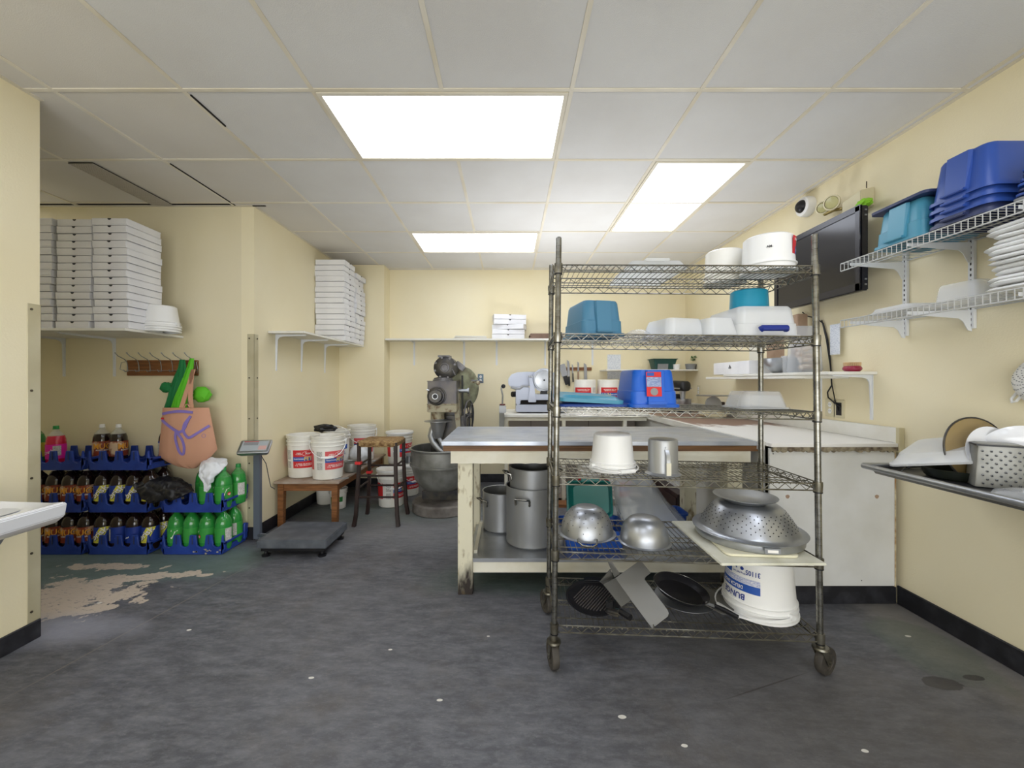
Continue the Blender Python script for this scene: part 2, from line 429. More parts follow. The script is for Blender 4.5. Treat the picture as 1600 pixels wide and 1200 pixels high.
    for cx, cy, r in ((-.83,1.72,.012),(-.27,1.6,.012),(.42,1.52,.016),(1.2,1.38,.012),(-2.3,2.3,.014),(-1.6,2.05,.012),(.6,1.4,.012),(-.55,1.9,.01),(-.1,2.0,.008),(1.95,2.0,.014)):
        c = mix(blob(cx, cy, r, r*0.6, 0.3, 40, 0.9, 1.0), c, rgb('#dcd9d0'))
    nt.links.new(c, b.inputs['Base Color'])
    nt.links.new(mrange(noise(5), 0.3, 0.7, 0.42, 0.62), b.inputs['Roughness'])
    bp = N(nt, 'ShaderNodeBump'); bp.inputs['Strength'].default_value = 0.25; bp.inputs['Distance'].default_value = 0.01
    nt.links.new(noise(30, 8, 0.7), bp.inputs['Height']); nt.links.new(bp.outputs[0], b.inputs['Normal'])
    return m
M_['floor'] = floor_mat()

def counter_mat():
    m, nt, b = nt_new('worn_counter_laminate')
    tc = N(nt, 'ShaderNodeTexCoord'); sp = N(nt, 'ShaderNodeSeparateXYZ'); nt.links.new(tc.outputs['Object'], sp.inputs[0])
    no = N(nt, 'ShaderNodeTexNoise'); no.inputs['Scale'].default_value = 5; no.inputs['Detail'].default_value = 8; no.inputs['Roughness'].default_value = .7
    mp = N(nt, 'ShaderNodeMapping'); mp.inputs['Scale'].default_value = (1, .5, 1); nt.links.new(tc.outputs['Object'], mp.inputs[0]); nt.links.new(mp.outputs[0], no.inputs['Vector'])
    a = N(nt, 'ShaderNodeMapRange'); a.inputs[1].default_value = 2.6; a.inputs[2].default_value = 3.6; nt.links.new(sp.outputs['Y'], a.inputs[0])
    e = N(nt, 'ShaderNodeMapRange'); e.inputs[1].default_value = 1.5; e.inputs[2].default_value = 1.35; e.inputs[3].default_value = 1; e.inputs[4].default_value = 0; nt.links.new(sp.outputs['X'], e.inputs[0])
    s = N(nt, 'ShaderNodeMath', operation='ADD'); nt.links.new(a.outputs[0], s.inputs[0]); nt.links.new(no.outputs[0], s.inputs[1])
    s2 = N(nt, 'ShaderNodeMapRange'); s2.inputs[1].default_value = 1.0; s2.inputs[2].default_value = 1.12; nt.links.new(s.outputs[0], s2.inputs[0])
    s3 = N(nt, 'ShaderNodeMath', operation='MULTIPLY'); nt.links.new(s2.outputs[0], s3.inputs[0]); nt.links.new(e.outputs[0], s3.inputs[1])
    mx = N(nt, 'ShaderNodeMix', data_type='RGBA'); mx.inputs[6].default_value = rgb('#eceae5'); mx.inputs[7].default_value = rgb('#8f7466')
    nt.links.new(s3.outputs[0], mx.inputs[0]); nt.links.new(mx.outputs[2], b.inputs['Base Color']); b.inputs['Roughness'].default_value = 0.45
    return m
M_['lam'] = counter_mat()

def leg_mat():
    m, nt, b = nt_new('chipped_leg_paint_dirty_foot')
    tc = N(nt, 'ShaderNodeTexCoord'); sp = N(nt, 'ShaderNodeSeparateXYZ'); nt.links.new(tc.outputs['Object'], sp.inputs[0])
    no = N(nt, 'ShaderNodeTexNoise'); no.inputs['Scale'].default_value = 22; no.inputs['Detail'].default_value = 8
    mp = N(nt, 'ShaderNodeMapping'); mp.inputs['Scale'].default_value = (1, 1, .4); nt.links.new(tc.outputs['Object'], mp.inputs[0]); nt.links.new(mp.outputs[0], no.inputs['Vector'])
    r1 = N(nt, 'ShaderNodeMapRange'); r1.inputs[1].default_value = .55; r1.inputs[2].default_value = .66; nt.links.new(no.outputs[0], r1.inputs[0])
    mx = N(nt, 'ShaderNodeMix', data_type='RGBA'); mx.inputs[6].default_value = rgb('#dad5bd'); mx.inputs[7].default_value = rgb('#8b7a58'); nt.links.new(r1.outputs[0], mx.inputs[0])
    ad = N(nt, 'ShaderNodeMath', operation='MULTIPLY_ADD'); nt.links.new(no.outputs[0], ad.inputs[0]); ad.inputs[1].default_value = 0.35; nt.links.new(sp.outputs['Z'], ad.inputs[2])
    r2 = N(nt, 'ShaderNodeMapRange'); r2.inputs[1].default_value = .22; r2.inputs[2].default_value = .36; r2.inputs[3].default_value = 1; r2.inputs[4].default_value = 0; nt.links.new(ad.outputs[0], r2.inputs[0])
    m2 = N(nt, 'ShaderNodeMix', data_type='RGBA'); m2.inputs[7].default_value = rgb('#2a211b'); nt.links.new(mx.outputs[2], m2.inputs[6]); nt.links.new(r2.outputs[0], m2.inputs[0])
    nt.links.new(m2.outputs[2], b.inputs['Base Color']); b.inputs['Roughness'].default_value = .55
    return m
M_['legdirt'] = leg_mat()

# ---------------------------------------------------------------- room shell
ZC = 2.613; XR = 2.18; XL = -2.29; YB = 5.05; XA = -2.0; YA = 3.216
mb = MB(); mb.box(-5.2, XR+.1, -2.6, YB+.1, -0.08, 0); struct(mb.build('floor', M_['floor'], smooth=0))
def wall(name, *b, m='wall'):
    mb = MB(); mb.box(*b); return struct(mb.build(name, M_[m], smooth=0))
wall('wall_back', -1.47, XR+.1, YB, YB+.1, 0, ZC)
wall('wall_right', XR, XR+.1, -2.5, YB, 0, ZC)
wall('wall_left', XL-.12, XL, -2.5, 2.0, 0, ZC)
wall('wall_passage_near', -5.1, XL-.12, 1.88, 2.0, 0, ZC)
wall('wall_passage_end', -5.2, -5.1, 1.88, YA+.1, 0, ZC)
wall('wall_passage_far', -5.1, XA-.1, YA, YA+.1, 0, ZC, m='wall_grey')
wall('wall_alcove', XA-.1, XA, YA, 4.83, 0, ZC)
wall('wall_pilaster', XA-.1, -1.47, 4.83, YB+.1, 0, ZC)
wall('wall_behind', XL-.12, XR+.1, -2.6, -2.5, 0, ZC)
# ceiling: slab, tiles, grid
mb = MB(); mb.box(-5.2, XR+.1, -2.6, YB+.1, ZC+.03, ZC+.1); ceil = struct(mb.build('ceiling', M_['dark'], smooth=0))
GX = [0.295+0.61*k for k in range(-9, 4)]; GX[0] = -5.195
GX = GX+[XR]; GY = [1.925+0.61*k for k in range(-7, 6)]+[YB]
lights = {(-.925, 1.925): 'x', (-.925, 3.755): 'x', (.905, 2.535): 'y', (-.925, -.515): 'x', (.905, .095): 'y', (-2.145, .095): 'y', (-4.585, 1.925): 'y'}  # panels behind the viewer and in the passage are unseen, added for light
occ = set()
def gi(v, G): return min(range(len(G)), key=lambda i: abs(G[i]-v))
for (lx, ly), dr in lights.items():
    i, j = gi(lx, GX), gi(ly, GY)
    occ.add((i, j)); occ.add((i+1, j) if dr == 'x' else (i, j+1))
for i in range(len(GX)-1):
    for j in range(len(GY)-1):
        if (i, j) in occ: continue
        x0, x1, y0, y1 = GX[i], GX[i+1], GY[j], GY[j+1]
        cx, cy = (x0+x1)/2, (y0+y1)/2
        if cx < XL-.1 and not (1.6 < cy < YA+.2): continue
        if cx < XA-.2 and cy > YA+.25: continue
        mb = MB(); e = .006
        dz = random.uniform(0, .0025)
        if x1-x0 < .05: continue
        mb.box(x0+e, x1-e*random.uniform(.7, 1.3), y0+e, y1-e, ZC+.002+dz, ZC+.018)
        mb.build('tile', M_['tile'] if cx > -1.6 else M_['tile_b'], ceil, smooth=0)
mb = MB()
for x in GX[1:-1]: mb.box(x-.010, x+.010, -2.5, YB, ZC-.001, ZC+.006)
for y in GY[1:-1]: mb.box(-5.1, XR, y-.010, y+.010, ZC-.0014, ZC+.0055)
mb.box(XR-.022, XR, -2.5, YB, ZC-.0012, ZC+.005); mb.box(-1.47, XR, YB-.022, YB, ZC-.0012, ZC+.005)
mb.box(XA, XA+.02, YA, 4.83, ZC-.0012, ZC+.005); mb.box(-5.1, XA, YA-.02, YA, ZC-.0012, ZC+.005)
mb.box(XL, XL+.02, -2.5, 2.0, ZC-.0012, ZC+.005)
mb.build('ceiling_grid', M_['tbar'], ceil, smooth=0)
def ceil_light(x, y, dr, label):
    t = thing('ceiling_light', label, 'light', (x, y, ZC), 0, 'fluorescent ceiling panels')
    w, d = (1.22, .61) if dr == 'x' else (.61, 1.22)
    mb = MB(); e = .012; f = .032
    for b in ((e, w-e, e, f), (e, w-e, d-f, d-e), (e, f, f, d-f), (w-f, w-e, f, d-f)): mb.box(*b, -.006, .012)
    mb.build('frame', M_['tbar'], t, smooth=0)
    mb = MB(); mb.box(f, w-f, f, d-f, -.001, .006); mb.build('diffuser', M_['diff'], t, smooth=0)
ll = {(-.925,1.925):'large lit fluorescent panel nearest the camera, wide side to the viewer', (-.925,3.755):'lit fluorescent panel far back above the mixer and table',
      (.905,2.535):'lit fluorescent panel running lengthwise above the wire cart', (-.925,-.515):'lit unseen fluorescent panel behind the viewer', (.905,.095):'lit unseen fluorescent panel behind the viewer near the wall with shelves',
      (-2.145,.095):'lit unseen fluorescent panel behind the viewer above the sink', (-4.585,1.925):'unseen fluorescent panel added to light the side passage'}
for (lx, ly), dr in lights.items(): ceil_light(lx, ly, dr, ll[(lx, ly)])
# vent
t = thing('ceiling_vent', 'long grey perforated vent strip in the ceiling above the pizza boxes', 'vent', (-2.755, 2.56, ZC))
mb = MB(); mb.box(0, .155, 0, .61, -.006, -.001); mb.build('backing', M_['dark'], t, smooth=0)
mb = MB()
for i in range(11): mb.box(.0+.0145*i, .0085+.0145*i, 0, .61, -.009, -.004)
for i in range(36): mb.box(0, .153, .017*i, .017*i+.010, -.0095, -.0045)
mb.build('grille', mat('vent_grey', '#b5aea2', .5), t, smooth=0, kind='stuff')
# baseboards
def bb(name, *b):
    mb = MB(); mb.box(*b); struct(mb.build(name, M_['base'], bevel=.004, seg=1))
bb('baseboard_right', XR-.012, XR, -2.5, 2.29, 0, .105)
bb('baseboard_left', XL, XL+.01, -2.5, 2.0, 0, .09)
bb('baseboard_passage', -5.1, XA, YA-.01, YA, 0, .1)
bb('baseboard_alcove', XA, XA+.012, YA-.01, 4.83, 0, .1)
bb('baseboard_pilaster', XA, -1.47, 4.82, 4.83, 0, .1)
bb('baseboard_back', -1.47, XR, YB-.012, YB, 0, .1)
# painted metal corner guards with screws
def guard(label, strips, screws):
    t = thing('corner_guard', label, 'trim', (0,0,0))
    for k, s in enumerate(strips):
        mb = MB(); mb.box(*s); mb.build('strip', M_['guard'], t, bevel=.001, seg=1)
    for p, ax in screws:
        mb = MB(); q = Vector(p); mb.cyl(q, q+Vector(ax)*.004, .006, n=8); mb.build('screw', M_['screw'], t)
guard('cream metal corner guard on the wall edge beside the white sink', [(XL, XL+.003, 1.947, 2.003, .09, 1.617), (XL-.05, XL+.003, 2.0, 2.003, .09, 1.617)],
      [((XL+.002, 1.962, z), (1,0,0)) for z in (1.59, 1.2, .78, .42, .14)])
guard('pale metal corner guard on the wall edge between crates and platform scale', [(XA-.052, XA+.003, YA-.003, YA, .1, 1.614), (XA, XA+.003, YA-.003, YA+.05, .1, 1.614)],
      [((XA-.035, YA-.002, z), (0,-1,0)) for z in (1.58, 1.27, .95, .6, .25)]+[((XA+.002, YA+.035, z), (1,0,0)) for z in (1.58, 1.27, .95, .6, .25)])
# gap and crack marks in ceiling tiles
for bx in ((-1.525, -1.518, 1.96, 2.2), (-2.135, -2.129, 2.58, 3.19), (-1.9, -2.0, 3.195, 3.206)):
    mb = MB(); mb.box(*bx, ZC-.0022, ZC+.004); mb.build('joint_gap', M_['dark'], ceil, smooth=0)
# ---------------------------------------------------------------- shelf brackets
def bracket_mb(mb, depth, drop, w=.022, M=None):
    """shelf bracket: arm along -Y under a board at z 0, wall leg down at y 0"""
    t = .003
    mb.box(-w/2, w/2, -depth, 0, -t, 0, M)
    mb.box(-w/2, w/2, -t, 0, -drop, 0, M)
    mb.prism([(0, -.002), (-depth*.95, -.002), (-depth*.95, -.009), (-.06, -.016), (-.03, -.024), (-.016, -.045), (-.011, -drop*.5), (-.004, -drop*.97), (0, -drop*.97)], -.004, .004,
             (M if M is not None else Matrix()) @ Matrix(((0,0,1,0),(1,0,0,0),(0,1,0,0),(0,0,0,1))))
    for z in (-.03, -drop+.02): mb.cyl((0, -t, z), (0, -t-.004, z), .005, n=8, M=M)
def bracket(parent, x, y, z, rz, depth, drop):
    mb = MB(); bracket_mb(mb, depth, drop, M=T(x, y, z) @ RZ(rz)); mb.build('bracket', M_['wmetal'], parent)

# ---------------------------------------------------------------- pizza boxes
def pizza_proto(w, d, h, label, group):
    """front faces -Y"""
    t = thing('pizza_box', label, 'box', (0,0,0), 0, group)
    mb = MB(); mb.box(-w/2+.001, w/2-.001, -d/2, d/2, .0004, h-.008)
    mb.box(-w/2-.0012, w/2+.0012, -d/2-.0012, d/2, h-.009, h-.0042)      # lid edge
    mb.box(-w/2+.002, w/2-.002, -d/2-.0022, -d/2, h*.18, h-.0046)         # tucked front flap
    mb.build('carton', M_['box'], t, bevel=.0008, seg=1, smooth=0)
    r = .0115; mb = MB()
    mb.prism([(r*math.cos(PI+PI*k/8), r*math.sin(PI+PI*k/8)) for k in range(9)], 0, .002, T(0, -d/2-.0015, h-.0046) @ FRONT)
    mb.build('thumb_notch', M_['ink'], t, smooth=0)
    return t
def stack(protos, n, x, y, z, h, rz, where, jit=.006, lean=(0, 0), skipfirst=False, group=None):
    for k in range(n):
        lab = 'white pizza box, %s from the top of the %s' % (ORD[n-1-k], where)
        o = protos if (k == 0 and skipfirst) else dup(protos)
        o.location = (x+random.uniform(-jit, jit)+lean[0]*k, y+random.uniform(-jit, jit)*.6+lean[1]*k, z+h*k)
        o.rotation_euler = (0, 0, math.radians(rz+random.uniform(-1.3, 1.3)))
        o['label'] = lab
        if group: o['group'] = group
ZA = 1.599
pA = pizza_proto(.232, .27, .0494, 'x', 'pizza boxes on the passage shelf')
stack(pA, 15, X(173, 2.75), 2.75+.135, ZA+.001, .0494, 0, 'stack beside the plastic tubs', lean=(-.0004, 0), skipfirst=True)
stack(pA, 15, X(114, 2.75), 2.75+.14, ZA+.001, .0492, 0, 'middle stack on the passage shelf')
stack(pA, 15, X(55, 2.75), 2.75+.13, ZA+.001, .0494, 0, 'stack half hidden by the near wall')
ZB_ = 1.661
pB = pizza_proto(.285, .30, .0555, 'x', 'pizza boxes on the alcove shelf')
stack(pB, 15, -1.845, 4.36, ZB_+.001, .0557, 90, 'nearer stack on the alcove shelf', jit=.012, skipfirst=True)
stack(pB, 14, -1.842, 4.66, ZB_+.001, .0557, 90, 'farther stack on the alcove shelf', jit=.014)
ZCs = 1.748
pC = pizza_proto(.39, .30, .059, 'x', 'pizza boxes on the back wall shelf')
for k, (dx, rz) in enumerate(((0, 0), (0, 2), (.015, -14), (.012, 7), (.01, 9))):
    o = pC if k == 0 else dup(pC)
    o.location = (X(794, 4.9)+dx, 4.86+.13, ZCs+.0595*k); o.rotation_euler = (0, 0, math.radians(rz))
    o.scale = (1, .62, 1)
    o['label'] = 'wide white pizza box, %s from the top of the short pile on the back shelf' % ORD[4-k]

# ---------------------------------------------------------------- wall shelves
def plank_shelf(name, label, box, brs, bdepth, bdrop, wallpos, rz):
    t = thing(name, label, 'shelf', (0,0,0))
    mb = MB(); mb.box(*box); mb.build('board', M_['board'], t, bevel=.002, seg=1)
    for p in brs:
        if rz == 0: bracket(t, p, wallpos, box[4], 0, bdepth, bdrop)
        else: bracket(t, wallpos, p, box[4], rz, bdepth, bdrop)
    return t
plank_shelf('wall_shelf', 'white board shelf in the passage carrying tall pizza box stacks', (-4.2, -2.553, 2.726, YA, ZA-.018, ZA),
            [X(97, 3.2), X(176, 3.2), -3.9], .42, .3, YA, 0)
plank_shelf('wall_shelf', 'white board shelf on the alcove side wall with two box stacks', (XA, -1.70, 3.40, 4.81, ZB_-.018, ZB_),
            [3.52, 3.95, 4.45], .27, .31, XA, 90)
plank_shelf('wall_shelf', 'long white board shelf on the back wall above mixer and slicer', (-1.468, .58, 4.85, YB, ZCs-.02, ZCs),
            [X(647, 5.04), X(725, 5.04), X(776, 5.04), X(852, 5.04), X(926, 5.04)], .18, .29, YB, 0)
# flat cartons and brown pads on the back shelf
t = MB()
for k in range(3): t.box(-.195+.01*k, .2-.005*k, -.1, .09, .001+.011*k, .010+.011*k, RZ(k*1.5))
tag(t.build('folded_carton', M_['paperw'], loc=(X(735, 4.93), 4.95, ZCs), bevel=.001, seg=1), 'flat folded cream cartons lying on the back wall shelf', 'carton')
for k in range(4):
    t = MB(); t.box(-.20, .20, -.09, .09, 0, .014); t.box(-.2, .2, -.091, -.088, .004, .009)
    tag(t.build('corrugated_pad', M_['card2'], loc=(X(853, 4.93)+.01*(k % 2), 4.95, ZCs+.001+.0155*k), bevel=.001, seg=1),
        'brown corrugated pad, %s from the top of the pile beside the white boxes' % ORD[3-k], 'cardboard', 'brown cardboard pads on the back shelf')

# ---------------------------------------------------------------- pails
def pail(label, loc, h, rt, rb, inv=False, rz=0, lid=False, art=None, handle=None, mat_='whitem', group=None, name='plastic_pail', ribs=3, cat='bucket', rot=None, blank=False, ls=-75):
    t = thing(name, label, cat, loc, rz, group)
    if rot is not None: t.rotation_euler = rot
    M = T(0, 0, h) @ RX(180) if inv else None
    rf = lambda z: rb+(rt-rb)*(z/h)
    prof = [(0.0001, .001), (rb-.008, 0), (rb, .006)]
    prof.append((rf(h*.74), h*.74))
    for k in range(ribs):
        z = h*(.76+.085*k); prof += [(rf(z), z), (rf(z)+.007, z+.001), (rf(z)+.007, z+.005), (rf(z+.008), z+.008)]
    prof += [(rf(h)-.001, h-.012), (rf(h)+.007, h-.011), (rf(h)+.007, h-.001), (rf(h)-.004, h), (rf(h)-.006, h-.004), (rb-.004, .006), (0.0001, .006)]
    mb = MB(); mb.lathe(prof, 40, M); mb.build('body', M_[mat_], t, smooth=40)
    if lid:
        mb = MB(); mb.lathe([(.0001, h-.004), (rt-.012, h-.003), (rt-.008, h+.004), (rt+.009, h+.005), (rt+.011, h+.002), (rt+.011, h-.016), (rt+.008, h-.016), (rt+.008, h)], 40, M)
        mb.build('lid', M_['white'], t, smooth=40)
    if handle is not None:
        a, up, dirn = handle                       # ear angle, tilt of the bail, radius factor
        zr = h*.86; R = rf(zr)+.012; pts = []
        n = 18
        for k in range(n+1):
            q = PI*k/n
            px_, py_ = R*math.cos(q), R*dirn*math.sin(q)
            pts.append((px_, -py_*math.cos(math.radians(up)), zr+py_*math.sin(math.radians(up))))
        mb = MB(); Mh = RZ(a) if M is None else M @ RZ(a)
        mb.tube(pts, .0035, 6, M=Mh)
        for sx in (-1, 1): mb.cyl((sx*(R-.02), 0, zr), (sx*(R+.005), 0, zr), .012, n=10, M=Mh)
        mb.build('bail_handle', M_['white'], t)
        if dirn > .8:
            q0, q1 = pts[n//2-2], pts[n//2+2]
            mb = MB(); mb.cyl(q0, q1, .010, n=8, M=Mh); mb.build('handle_grip', M_['white'], t)
    if art == 'feta' or art == 'fetafade':
        a0 = 0
        red = M_['red'] if art == 'feta' else M_['redfade']
        L = patch_round(rf, ls, ls+92, h*.24, h*.66, 'label', red, t, M=M, n=20)
        patch_round(rf, ls, ls+92, h*.40, h*.50, 'label_band', M_['lblue'], L, .001, M=M)
        text_round('FETA', h*.115, M_['lyellow'], L, rf, ls+62, h*.45, off=.0016, M=M)
        text_round('TRADITIONAL', h*.04, M_['lwhite'], L, rf, ls+22, h*.452, off=.0016, M=M, sx=.9)
        text_round('Scarelli', h*.075, M_['lwhite'], L, rf, ls+62, h*.58, off=.0016, M=M)
        text_round('CHEESE\nFROMAGE', h*.03, M_['lwhite'], L, rf, ls+22, h*.575, off=.0016, M=M)
        text_round('IN BRINE  EN SAUMURE\n15 kg   KEEP REFRIGERATED', h*.034, M_['lwhite'], L, rf, ls+42, h*.32, off=.0016, M=M)
        # oval outline
        mb = MB(); pts = []
        for k in range(28):
            q = 2*PI*k/28; zz = h*.575+h*.065*math.sin(q); an = math.radians(ls+62)+ (h*.17*math.cos(q))/rf(zz)
            pts.append(((rf(zz)+.0018)*math.cos(an), (rf(zz)+.0018)*math.sin(an), zz))
        mb.tube(pts, .0012, 4, True, M=M); mb.build('label_oval', M_['lwhite'], L)
        patch_round(rf, ls-32, ls-10, h*.24, h*.40, 'fine_print', M_['lgrey'], t, M=M)
        patch_round(rf, ls-32, ls-10, h*.44, h*.66, 'fine_print', M_['lgrey'], t, M=M)
        patch_round(rf, ls-115, ls-48, h*.24, h*.66, 'label', red, t, M=M)
    if art == 'blue':
        patch_round(rf, -60, 0, h*.5, h*.62, 'label', M_['lblue'], t, M=M)
        text_round('FETA', h*.09, M_['lwhite'], t, rf, -30, h*.56, off=.0016, M=M)
        text_round('CHEESE\nFROMAGE', h*.05, M_['navyink'], t, rf, -30, h*.4, off=.0016, M=M)
    if art == 'green':
        L = patch_round(rf, -125, -35, h*.22, h*.62, 'label', M_['lgreen'], t, M=M)
        patch_round(rf, -110, -35, h*.22, h*.38, 'label_band', M_['lwhite'], L, .001, M=M)
        text_round('OLIVES', h*.1, M_['lwhite'], L, rf, -80, h*.5, off=.0016, M=M)
    return t
FB = 'feta cheese pails with red labels'
ZT = .393                                       # low bench top
pail('white feta pail with bright red label, nearest the alcove wall on the bench', (-1.853, 3.70, ZT), .375, .137, .122, art='feta', rz=-10, group=FB, ls=-93)
pail('white feta pail with faded label and bail hanging across its front', (-1.603, 3.63, ZT), .375, .139, .122, art='fetafade', handle=(28, -40, 1.37), group=FB, rz=-6, ls=-70)
pail('white pail with blue label and raised bail, black bag on its rim', (-1.735, 4.10, ZT), .365, .135, .12, art='blue', rz=-10, handle=(10, 62, .75), group=FB)
pail('white feta pail with faded red label at the back of the bench', (-1.60, 4.46, ZT), .375, .145, .125, art='fetafade', rz=-30, handle=(60, -40, 1.37), group=FB)
pail('lidded white feta pail standing on the floor behind the stool', (-1.185, 4.13, 0), .365, .135, .12, art='feta', lid=True, rz=10, handle=(20, -40, 1.37), group=FB)
pail('white feta pail on the floor at the bottom of the pile by the mixer', (-1.12, 4.52, 0), .33, .135, .12, art='feta', rz=-5, lid=True, handle=(60, -40, 1.37), group=FB)
pail('lidded white feta pail on top of another pail behind the stool', (-1.215, 4.56, .337), .345, .14, .122, art='feta', lid=True, rz=0, group=FB)
pail('small white tub with green label under the bench', (-1.675, 4.02, 0), .2, .082, .07, art='green', lid=False, ribs=2, cat='tub')
pail('plain white pail in the shadow under the bench', (-1.86, 4.2, 0), .27, .11, .098, ribs=2)
# upside-down white tubs on the passage shelf
for k, z in enumerate((0, .018, .036)):
    pail('white plastic tub upside down beside the pizza boxes, %s' % ('lowest rim of the nest', 'middle rim of the nest', 'outer tub on top')[k],
         (X(252, 2.98)-.01, 2.99-.0*k, ZA+.001+z), .155, .112+.001*k, .092, inv=True, ribs=1, name='plastic_tub', cat='tub', mat_='white', group='nested white tubs on the passage shelf',
         handle=(0, 10, .9) if k == 2 else None)

# ---------------------------------------------------------------- oak bench
t = thing('low_bench', 'low oak bench with floury top carrying white feta pails', 'bench', (-1.99, 3.46, 0))
W_, D_ = .555, 1.33
mb = MB(); mb.box(0, W_, 0, D_, ZT-.018, ZT); mb.build('top', M_['woodtop'], t, bevel=.003)
mb = MB(); mb.box(.035, W_-.035, .03, .05, ZT-.085, ZT-.018); mb.box(.035, W_-.035, D_-.05, D_-.03, ZT-.085, ZT-.018)
mb.box(.03, .05, .03, D_-.03, ZT-.085, ZT-.018); mb.box(W_-.05, W_-.03, .03, D_-.03, ZT-.085, ZT-.018); mb.build('apron', M_['wood'], t, bevel=.002, seg=1)
for x in (.022, W_-.074):
    for y in (.022, D_-.074):
        mb = MB(); mb.rings([[(x, y, 0), (x+.046, y, 0), (x+.046, y+.046, 0), (x, y+.046, 0)], [(x, y, ZT-.018), (x+.052, y, ZT-.018), (x+.052, y+.052, ZT-.018), (x, y+.052, ZT-.018)]])
        mb.build('leg', M_['wood'], t, bevel=.003)
# pot, scraper, bag on bench
t = thing('saucepan', 'small dull saucepan on the bench beside the feta pails', 'pan', (-1.475, 3.86, ZT))
mb = MB(); mb.lathe([(.0001, .001), (.06, 0), (.072, .012), (.075, .05), (.07, .085), (.079, .098), (.076, .1), (.067, .087), (.07, .05), (.066, .014), (.0001, .006)], 28); mb.build('pot', M_['aluold'], t)
mb = MB(); mb.tube([(.07, 0, .08), (.11, .02, .085), (.2, .06, .09)], .007, 8); mb.build('handle', M_['alu'], t)
t = thing('bench_scraper', 'metal scraper knife lying on the front of the bench', 'scraper', (-1.50, 3.56, ZT), 25)
mb = MB(); mb.box(-.02, .10, -.022, .022, .001, .003); mb.build('blade', M_['steel'], t)
mb = MB(); mb.box(-.09, -.02, -.008, .008, .001, .012); mb.build('handle', M_['darkmetal'], t, bevel=.003)
def crumple(name, label, cat, loc, r, sx, sy, sz, m, seed, amp=.35, rz=0, group=None):
    rnd = random.Random(seed); bm = bmesh.new(); bmesh.ops.create_icosphere(bm, subdivisions=3, radius=1)
    dirs = [(Vector((rnd.uniform(-1,1), rnd.uniform(-1,1), rnd.uniform(-1,1))).normalized(), rnd.uniform(3, 9), rnd.uniform(0, 6)) for _ in range(9)]
    for v in bm.verts:
        k = 1+amp*sum(abs(math.sin(f*v.co.dot(d)+p))-.5 for d, f, p in dirs)/4
        v.co = Vector((v.co.x*sx, v.co.y*sy, v.co.z*sz))*k*r
    zm = min(v.co.z for v in bm.verts)
    for v in bm.verts: v.co.z -= zm
    me = bpy.data.meshes.new(name); bm.to_mesh(me); bm.free(); me.polygons.foreach_set('use_smooth', [True]*len(me.polygons)); me.set_sharp_from_angle(angle=.7)
    me.materials.append(m); o = bpy.data.objects.new(name, me); COL.objects.link(o); o.location = loc; o.rotation_euler = (0, 0, math.radians(rz))
    return tag(o, label, cat, group)
crumple('plastic_bag', 'crumpled white plastic bag on the bench behind the saucepan', 'bag', (-1.52, 4.18, ZT), .1, .9, .9, .9, M_['wbag'], 3)
crumple('plastic_bag', 'black plastic bag draped over the rim of a white pail', 'bag', (-1.79, 4.0, ZT+.345), .055, 1.5, .7, .6, M_['blackbag'], 5, .7)
# two boards leaning behind the stool
for k, (x, dz) in enumerate(((-1.355, 0), (-1.305, .02))):
    mb = MB(); mb.box(-.018, .018, -.008, .008, 0, .62-dz)
    o = mb.build('pale_board', M_['card'] if k else M_['woodtop'], loc=(x, 4.66+.05*k, .001)); o.rotation_euler = (math.radians(-8), 0, 0)
    tag(o, ('grey weathered board leaning upright behind the stool', 'tan board leaning upright next to the grey board')[k], 'board')

# ---------------------------------------------------------------- rush stool
t = thing('rush_stool', 'tall dark wooden stool with woven rush seat and red tape', 'stool', (-1.135, 3.67, 0))
lp = {}
for k, (sx, sy) in enumerate(((-1,-1), (1,-1), (-1,1), (1,1))):
    xt, yt = sx*.158, sy*.135; xb, yb = sx*.172, sy*.155
    pts = [(xb+sx*.018, yb+sy*.012, 0), (xb+sx*.004, yb, .1), (xb-sx*.002, yb-sy*.004, .22), (xt, yt, .5), (xt, yt, .715)]
    mb = MB(); mb.tube(pts, [.0225, .0215, .021, .02, .019], 4); mb.build('leg', M_['darkwood'], t, bevel=.002, seg=1)
    lp[(sx, sy)] = (xt, yt)
def rung(a, b, z):
    mb = MB(); mb.cyl((a[0]*1.05, a[1]*1.06, z), (b[0]*1.05, b[1]*1.06, z), .009, n=8); mb.build('rung', M_['darkwood'], t)
for z in (.245, .43): rung(lp[(-1,-1)], lp[(1,-1)], z); rung(lp[(-1,1)], lp[(1,1)], z+.03)
for z in (.32, .52): rung(lp[(-1,-1)], lp[(-1,1)], z); rung(lp[(1,-1)], lp[(1,1)], z)
mb = MB(); nw = 22
for k in range(nw):                              # rush strands, cross-woven in four triangles
    a = .155*(1-k/nw)
    mb.tube([(-a, -a*.86, .722+.006*k/nw), (a, -a*.86, .722+.006*k/nw), (a, a*.86, .722+.006*k/nw), (-a, a*.86, .722+.006*k/nw)], .0085, 5, True)
mb.build('rush_seat', M_['rush'], t)
mb = MB(); loft_rr(mb, [(.675, .325, .285, .03), (.69, .345, .305, .03), (.715, .345, .305, .03), (.728, .325, .285, .03)]); mb.build('seat_edge', M_['rush'], t)
for (sx, sy, z) in ((-1, -1, .54), (-1, 1, .40)):
    mb = MB(); mb.box(-.0235, .0235, -.0235, .0235, z-.012, z+.012, T(sx*.160, sy*.139, 0)); mb.build('red_tape', M_['red'], t)

